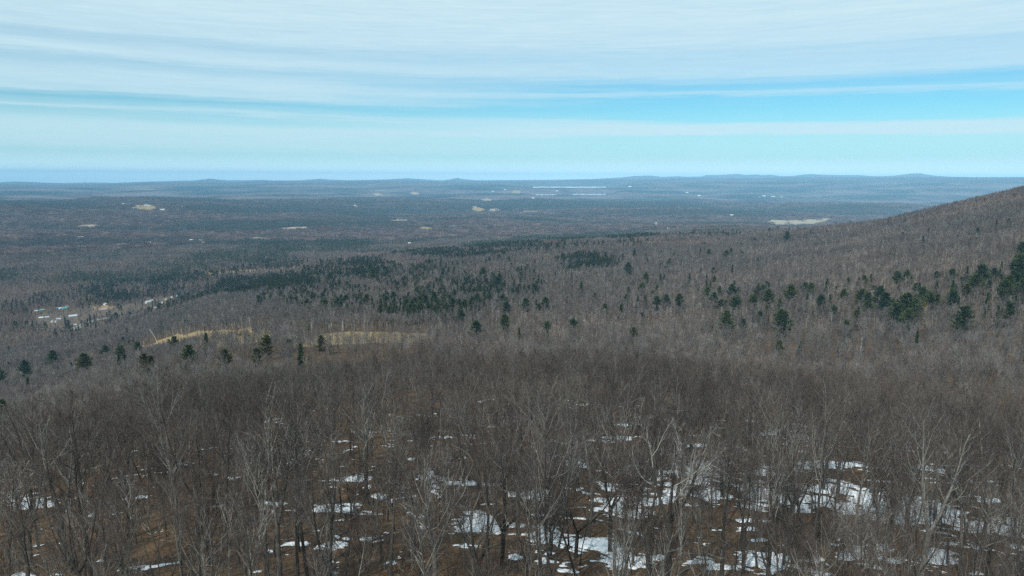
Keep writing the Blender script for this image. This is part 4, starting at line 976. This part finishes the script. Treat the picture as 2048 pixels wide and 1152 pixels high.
gx, gy = jitter_grid(52, 150, 3.0, 40, 22)
scatter('fallen_branches', proto_col('stick_kinds', [stick_mesh(920 + i) for i in range(4)]), gx, gy, Z(gx, gy), rng.random(len(gx)) * 6.28, .5 + 1.0 * rng.random(len(gx)), rng.integers(0, 4, len(gx)), 'dead branches and sticks scattered over the brown leaves', 'fallen branches')

# ------------------------------------------------------------------ labels that single a thing out
COLN = ['at left edge', 'left quarter', 'centre left', 'left of centre', 'right of centre', 'centre right', 'right quarter', 'at right edge']
def rank_words(n):
    return ['first', 'second', 'third', 'fourth', 'fifth', 'sixth', 'seventh', 'eighth', 'ninth', 'tenth'][n] if n < 10 else '%dth' % (n + 1)
def unique_labels(rows):
    """rows: (base text, place text, px); repeats get their order from the left"""
    d = {}
    for i, (t, p, px) in enumerate(rows): d.setdefault((t, p), []).append((px, i))
    out = [None] * len(rows)
    for (t, p), l in d.items():
        l.sort()
        for k, (_, i) in enumerate(l):
            out[i] = '%s %s' % (t, p) if len(l) == 1 else '%s %s, %s from left' % (t, p, rank_words(k))
    return out
FW = {'straight': 'straight', 'forked': 'forked', 'spreading': 'wide-spreading', 'slender': 'slender', 'leaning': 'leaning', 'twin': 'twin-stemmed', 'crooked': 'crooked-limbed', 'bushy': 'low bushy'}
TW = {'dark': 'dark-barked', 'grey': 'grey-barked', 'pale': 'pale-barked'}
E = np.array([(e[0], e[1], e[2]) for e in near]); sn = snow_field(E[:, 0], E[:, 1], E[:, 2]); fx, fy = project(E[:, 0], E[:, 1], E[:, 2])
rows = []
for i, e in enumerate(near):
    hgt = '' if e[4] == 'bushy' else ('tall ' if e[3] > .97 else ('short ' if e[3] < .8 else ''))
    gr = 'on snow' if sn[i] > 0 else ('beside snow' if sn[i] > -.35 else 'on leaves')
    rw = 'nearest rank' if fy[i] > 1152 else ('second rank' if fy[i] > 1080 else ('third rank' if fy[i] > 1010 else ('fourth rank' if fy[i] > 950 else 'rearmost rank')))
    rows.append(('%s%s %s tree %s,' % (hgt, FW[e[4]], TW[e[5]], gr), '%s %s' % (rw, COLN[int(np.clip(fx[i] // 256, 0, 7))]), fx[i]))
labels = unique_labels(rows)
for i, e in enumerate(near):
    root = bpy.data.objects.new('leafless_tree', None); C.objects.link(root)
    root.location = e[:3]; s = e[3]
    root.rotation_euler = (rng.normal() * .02, rng.normal() * .02, rng.random() * 6.28); root.scale = (s * (.68 + .24 * rng.random()),) * 2 + (s,)
    tag(root, labels[i], 'tree', 'leafless trees on the near slope')
    tm, cm = NEAR[e[4]][rng.integers(len(NEAR[e[4]]))]
    for nm_, me in (('trunk', tm), ('crown', cm)):
        o = obj(nm_, me, root); o.material_slots[0].link = 'OBJECT'; o.material_slots[0].material = (BARK if nm_ == 'trunk' else LIMB)[e[5]]

E = np.array([(e[0], e[1], e[2]) for e in evergreens]); fx, fy = project(E[:, 0], E[:, 1], E[:, 2]); dd = np.hypot(E[:, 0], E[:, 1])
KW = {'pine': 'broad layered evergreen', 'spruce': 'narrow spire-shaped evergreen', 'fir': 'full conical evergreen'}
rows = []
for i, e in enumerate(evergreens):
    big = 'large ' if e[3] > 1.15 else ('small ' if e[3] < .75 else '')
    cw = {'g': 'dark green ', 'o': 'olive green ', 'y': 'bright yellow '}[e[5]]
    if 1095 < fx[i] < 1250 and 500 < fy[i] < 560: pl = 'in the dark stand on the ridge'
    elif dd[i] < 620: pl = 'behind the near woods'
    elif dd[i] < 1000: pl = 'on the middle slope'
    else: pl = 'near the ridge top'
    rows.append((big + cw + KW[e[4]], pl + ' ' + COLN[int(np.clip(fx[i] // 256, 0, 7))] if 'stand' not in pl else pl, fx[i]))
labels = unique_labels(rows)
for i, e in enumerate(evergreens):
    root = bpy.data.objects.new('evergreen_tree', None); C.objects.link(root)
    root.location = e[:3]; s = e[3]; root.rotation_euler = (0, 0, rng.random() * 6.28); root.scale = (s * (.9 + .25 * rng.random()),) * 2 + (s,)
    if i < n_picked and e[4] == 'pine': root.scale = (s * 1.12, s * 1.12, s)
    tag(root, labels[i], 'evergreen', 'evergreens standing in the leafless woods')
    tm, cm = CON[e[4]][rng.integers(len(CON[e[4]]))]
    obj('trunk', tm, root); o = obj('crown', cm, root)
    if e[5] != 'g': o.material_slots[1].link = 'OBJECT'; o.material_slots[1].material = NEEDLE_OL if e[5] == 'o' else NEEDLE_Y

# standing dead birch poles that show white
def snag(px, py, h, label, lean=0.0):
    g = ground_at(px, py + 12)
    if g is None: return
    r = math.hypot(g[3], g[2]); root = bpy.data.objects.new('dead_tree', None); C.objects.link(root); root.location = g[:3]
    tag(root, label, 'dead tree'); H = h * r / FPX + 12 * r / FPX
    rg = np.random.default_rng(int(px)); P = stem_line(rg, (0, 0, -.5), (lean, 0, 1), H, 7, .03, 0); R = .30 * (1 - .5 * np.linspace(0, 1, 7))
    v, q = tubes(P[None], R[None], 6); obj('trunk', mesh_quads('snag_trunk', v, q, [BARK_WHITE]), root)
    b1, r1, l1 = grow(rg, P[None], R[None], np.array([H]), 5, .5, .95, (30, 70), lambda t: .25 + 0 * t, 5, .5, .05, .15, .05); v, q = tubes(b1, r1, 4); obj('crown', mesh_quads('snag_crown', v, q, [BARK_WHITE]), root)
snag(1721, 690, 14, 'broken white trunk standing alone above the near woods'); snag(315, 672, 16, 'bleached forked dead tree leaning at the edge of the tan meadow', -.5)
snag(1184, 640, 18, 'white dead pole on the middle slope behind the small evergreens'); snag(1590, 590, 12, 'short white stub among the evergreens of the mountain foot', .1); snag(686, 655, 14, 'thin white pole by the grey tree belt')

# ------------------------------------------------------------------ houses
def paint(name, c, rough=.7):
    m, nt, b = new_mat(name); n = noise_node(nt, 1.5, 4, .6)
    nt.links.new(ramp_node(nt, [(.3, tuple(k * .82 for k in c)), (.7, c)], n), b.inputs['Base Color']); b.inputs['Roughness'].default_value = rough; return m
PM = {k: paint('paint_' + k, c) for k, c in dict(white=(.68, .68, .66), grey=(.42, .43, .44), tan=(.50, .40, .28), red=(.26, .08, .07), brown=(.20, .14, .10), green=(.12, .30, .26), blue=(.10, .22, .42), metal=(.50, .54, .58), teal=(.14, .38, .38), yellow=(.55, .42, .14), pink=(.45, .33, .36), dark=(.06, .06, .065)).items()}
def box_data(x0, x1, y0, y1, z0, z1):
    v = [(x, y, z) for z in (z0, z1) for y in (y0, y1) for x in (x0, x1)]
    return v, [(0, 2, 3, 1), (4, 5, 7, 6), (0, 1, 5, 4), (2, 6, 7, 3), (0, 4, 6, 2), (1, 3, 7, 5)]
def box(name, dims, mat, parent):
    v, f = box_data(*dims); me = bpy.data.meshes.new(name); me.from_pydata(v, [], f); me.materials.append(mat); me.update(); return obj(name, me, parent)
def house(px, py, w, d, h, wall, roof, label, turn=0.0, cat='house', name='house', chimney=True, detail=2, snow=False):
    g = house_spot(px, py)
    if g is None: return
    w *= .74; d *= .74; h *= .85
    root = bpy.data.objects.new(name, None); C.objects.link(root); root.location = (g[0], g[1], g[2] - .1)
    root.rotation_euler = (0, 0, math.radians(turn) - math.atan2(g[0], g[1])); tag(root, label, cat)
    me = bpy.data.meshes.new('wall'); rh = min(w, d) * .36
    v, f = box_data(-w / 2, w / 2, -d / 2, d / 2, -2, h); n = len(v)
    v += [(-w / 2, 0, h + rh), (w / 2, 0, h + rh)]; f += [(4, 6, 8), (5, 9, 7)]       # gable ends
    me.from_pydata(v, [], f); me.materials.append(PM[wall]); me.update(); obj('wall', me, root)
    o_, t = .5, .28; me = bpy.data.meshes.new('roof'); sl_ = rh / (d / 2)
    vv, ff = [], []
    for sgn in (-1, 1):
        b0 = len(vv); ye = sgn * (d / 2 + o_); ze = h + rh - sl_ * (d / 2 + o_)
        for xx in (-w / 2 - o_, w / 2 + o_): vv += [(xx, 0, h + rh + .02), (xx, ye, ze + .02), (xx, ye, ze + t), (xx, 0, h + rh + t)]
        ff += [tuple(b0 + k for k in q) for q in ((0, 1, 2, 3), (7, 6, 5, 4), (0, 4, 5, 1), (3, 2, 6, 7), (1, 5, 6, 2))]
    me.from_pydata(vv, [], ff); me.materials.append(PM[roof]); me.update(); rf = obj('roof', me, root)
    if chimney and detail: box('chimney', (w * .2, w * .2 + .8, -.4, .4, h + rh * .6, h + rh + 1.2), PM['red'], rf)
    if detail:
        nw = max(2, int(w / 3.2))
        for k in range(nw):
            x = -w / 2 + w * (k + .5) / nw
            if detail > 1 and k == nw // 2: box('door', (x - .5, x + .5, -d / 2 - .06, -d / 2 + .05, 0, 2.1), PM['dark'], root)
            else:
                fr = box('window', (x - .6, x + .6, -d / 2 - .05, -d / 2 + .05, 1.1, 2.4), PM['white'], root)
                if detail > 1: box('pane', (x - .48, x + .48, -d / 2 - .09, -d / 2 - .06, 1.22, 2.28), PM['dark'], fr)
    return root
for px, py, w, d, h, wa, ro, lab, tn, cat, nm_ in H_:
    house(px, py, w, d, h, wa, ro, lab, tn, cat, nm_, chimney=nm_ == 'house')
for px, py, w, d, lab in FAR:
    house(px, py, w, d, max(3.5, d * .3), 'white' if 'white' in lab else 'grey', 'teal' if 'teal' in lab or 'green roofed' in lab else ('tan' if 'tan roofed' in lab else 'white'), lab, float(rng.normal() * 15), 'building' if ('shed' in lab or 'building' in lab or 'barn' in lab or 'roof' in lab) else 'house', 'far_building', chimney=False, detail=1 if w < 30 else 0)

# ------------------------------------------------------------------ haze
def haze():
    v, f = box_data(-36000, 36000, -36000, 36000, -420, 232); me = bpy.data.meshes.new('haze'); me.from_pydata(v, [], f); me.update()
    m = bpy.data.materials.new('haze_air'); m.use_nodes = True; nt = m.node_tree; nt.nodes.clear()
    out = nt.nodes.new('ShaderNodeOutputMaterial'); pv = nt.nodes.new('ShaderNodeVolumePrincipled')
    pv.inputs['Color'].default_value = HAZE_COLOR; pv.inputs['Density'].default_value = HAZE_DENSITY; pv.inputs['Anisotropy'].default_value = -0.45
    nt.links.new(pv.outputs[0], out.inputs['Volume']); me.materials.append(m)
    tag(obj('haze', me), 'thin blue haze deepening with distance over the valley', 'haze', kind='stuff')
HAZE_COLOR = (0.35, 0.70, 1.0, 1); HAZE_DENSITY = 4.3e-5
haze()
tris = sum(len(m.polygons) * 2 for m in bpy.data.meshes)
print('meshes tris', tris, 'near', len(near), 'ever', len(evergreens), 'bare inst', len(bX), 'con inst', len(cx_), 'patch', len(x3), 'near limit', NEAR_LIMIT)
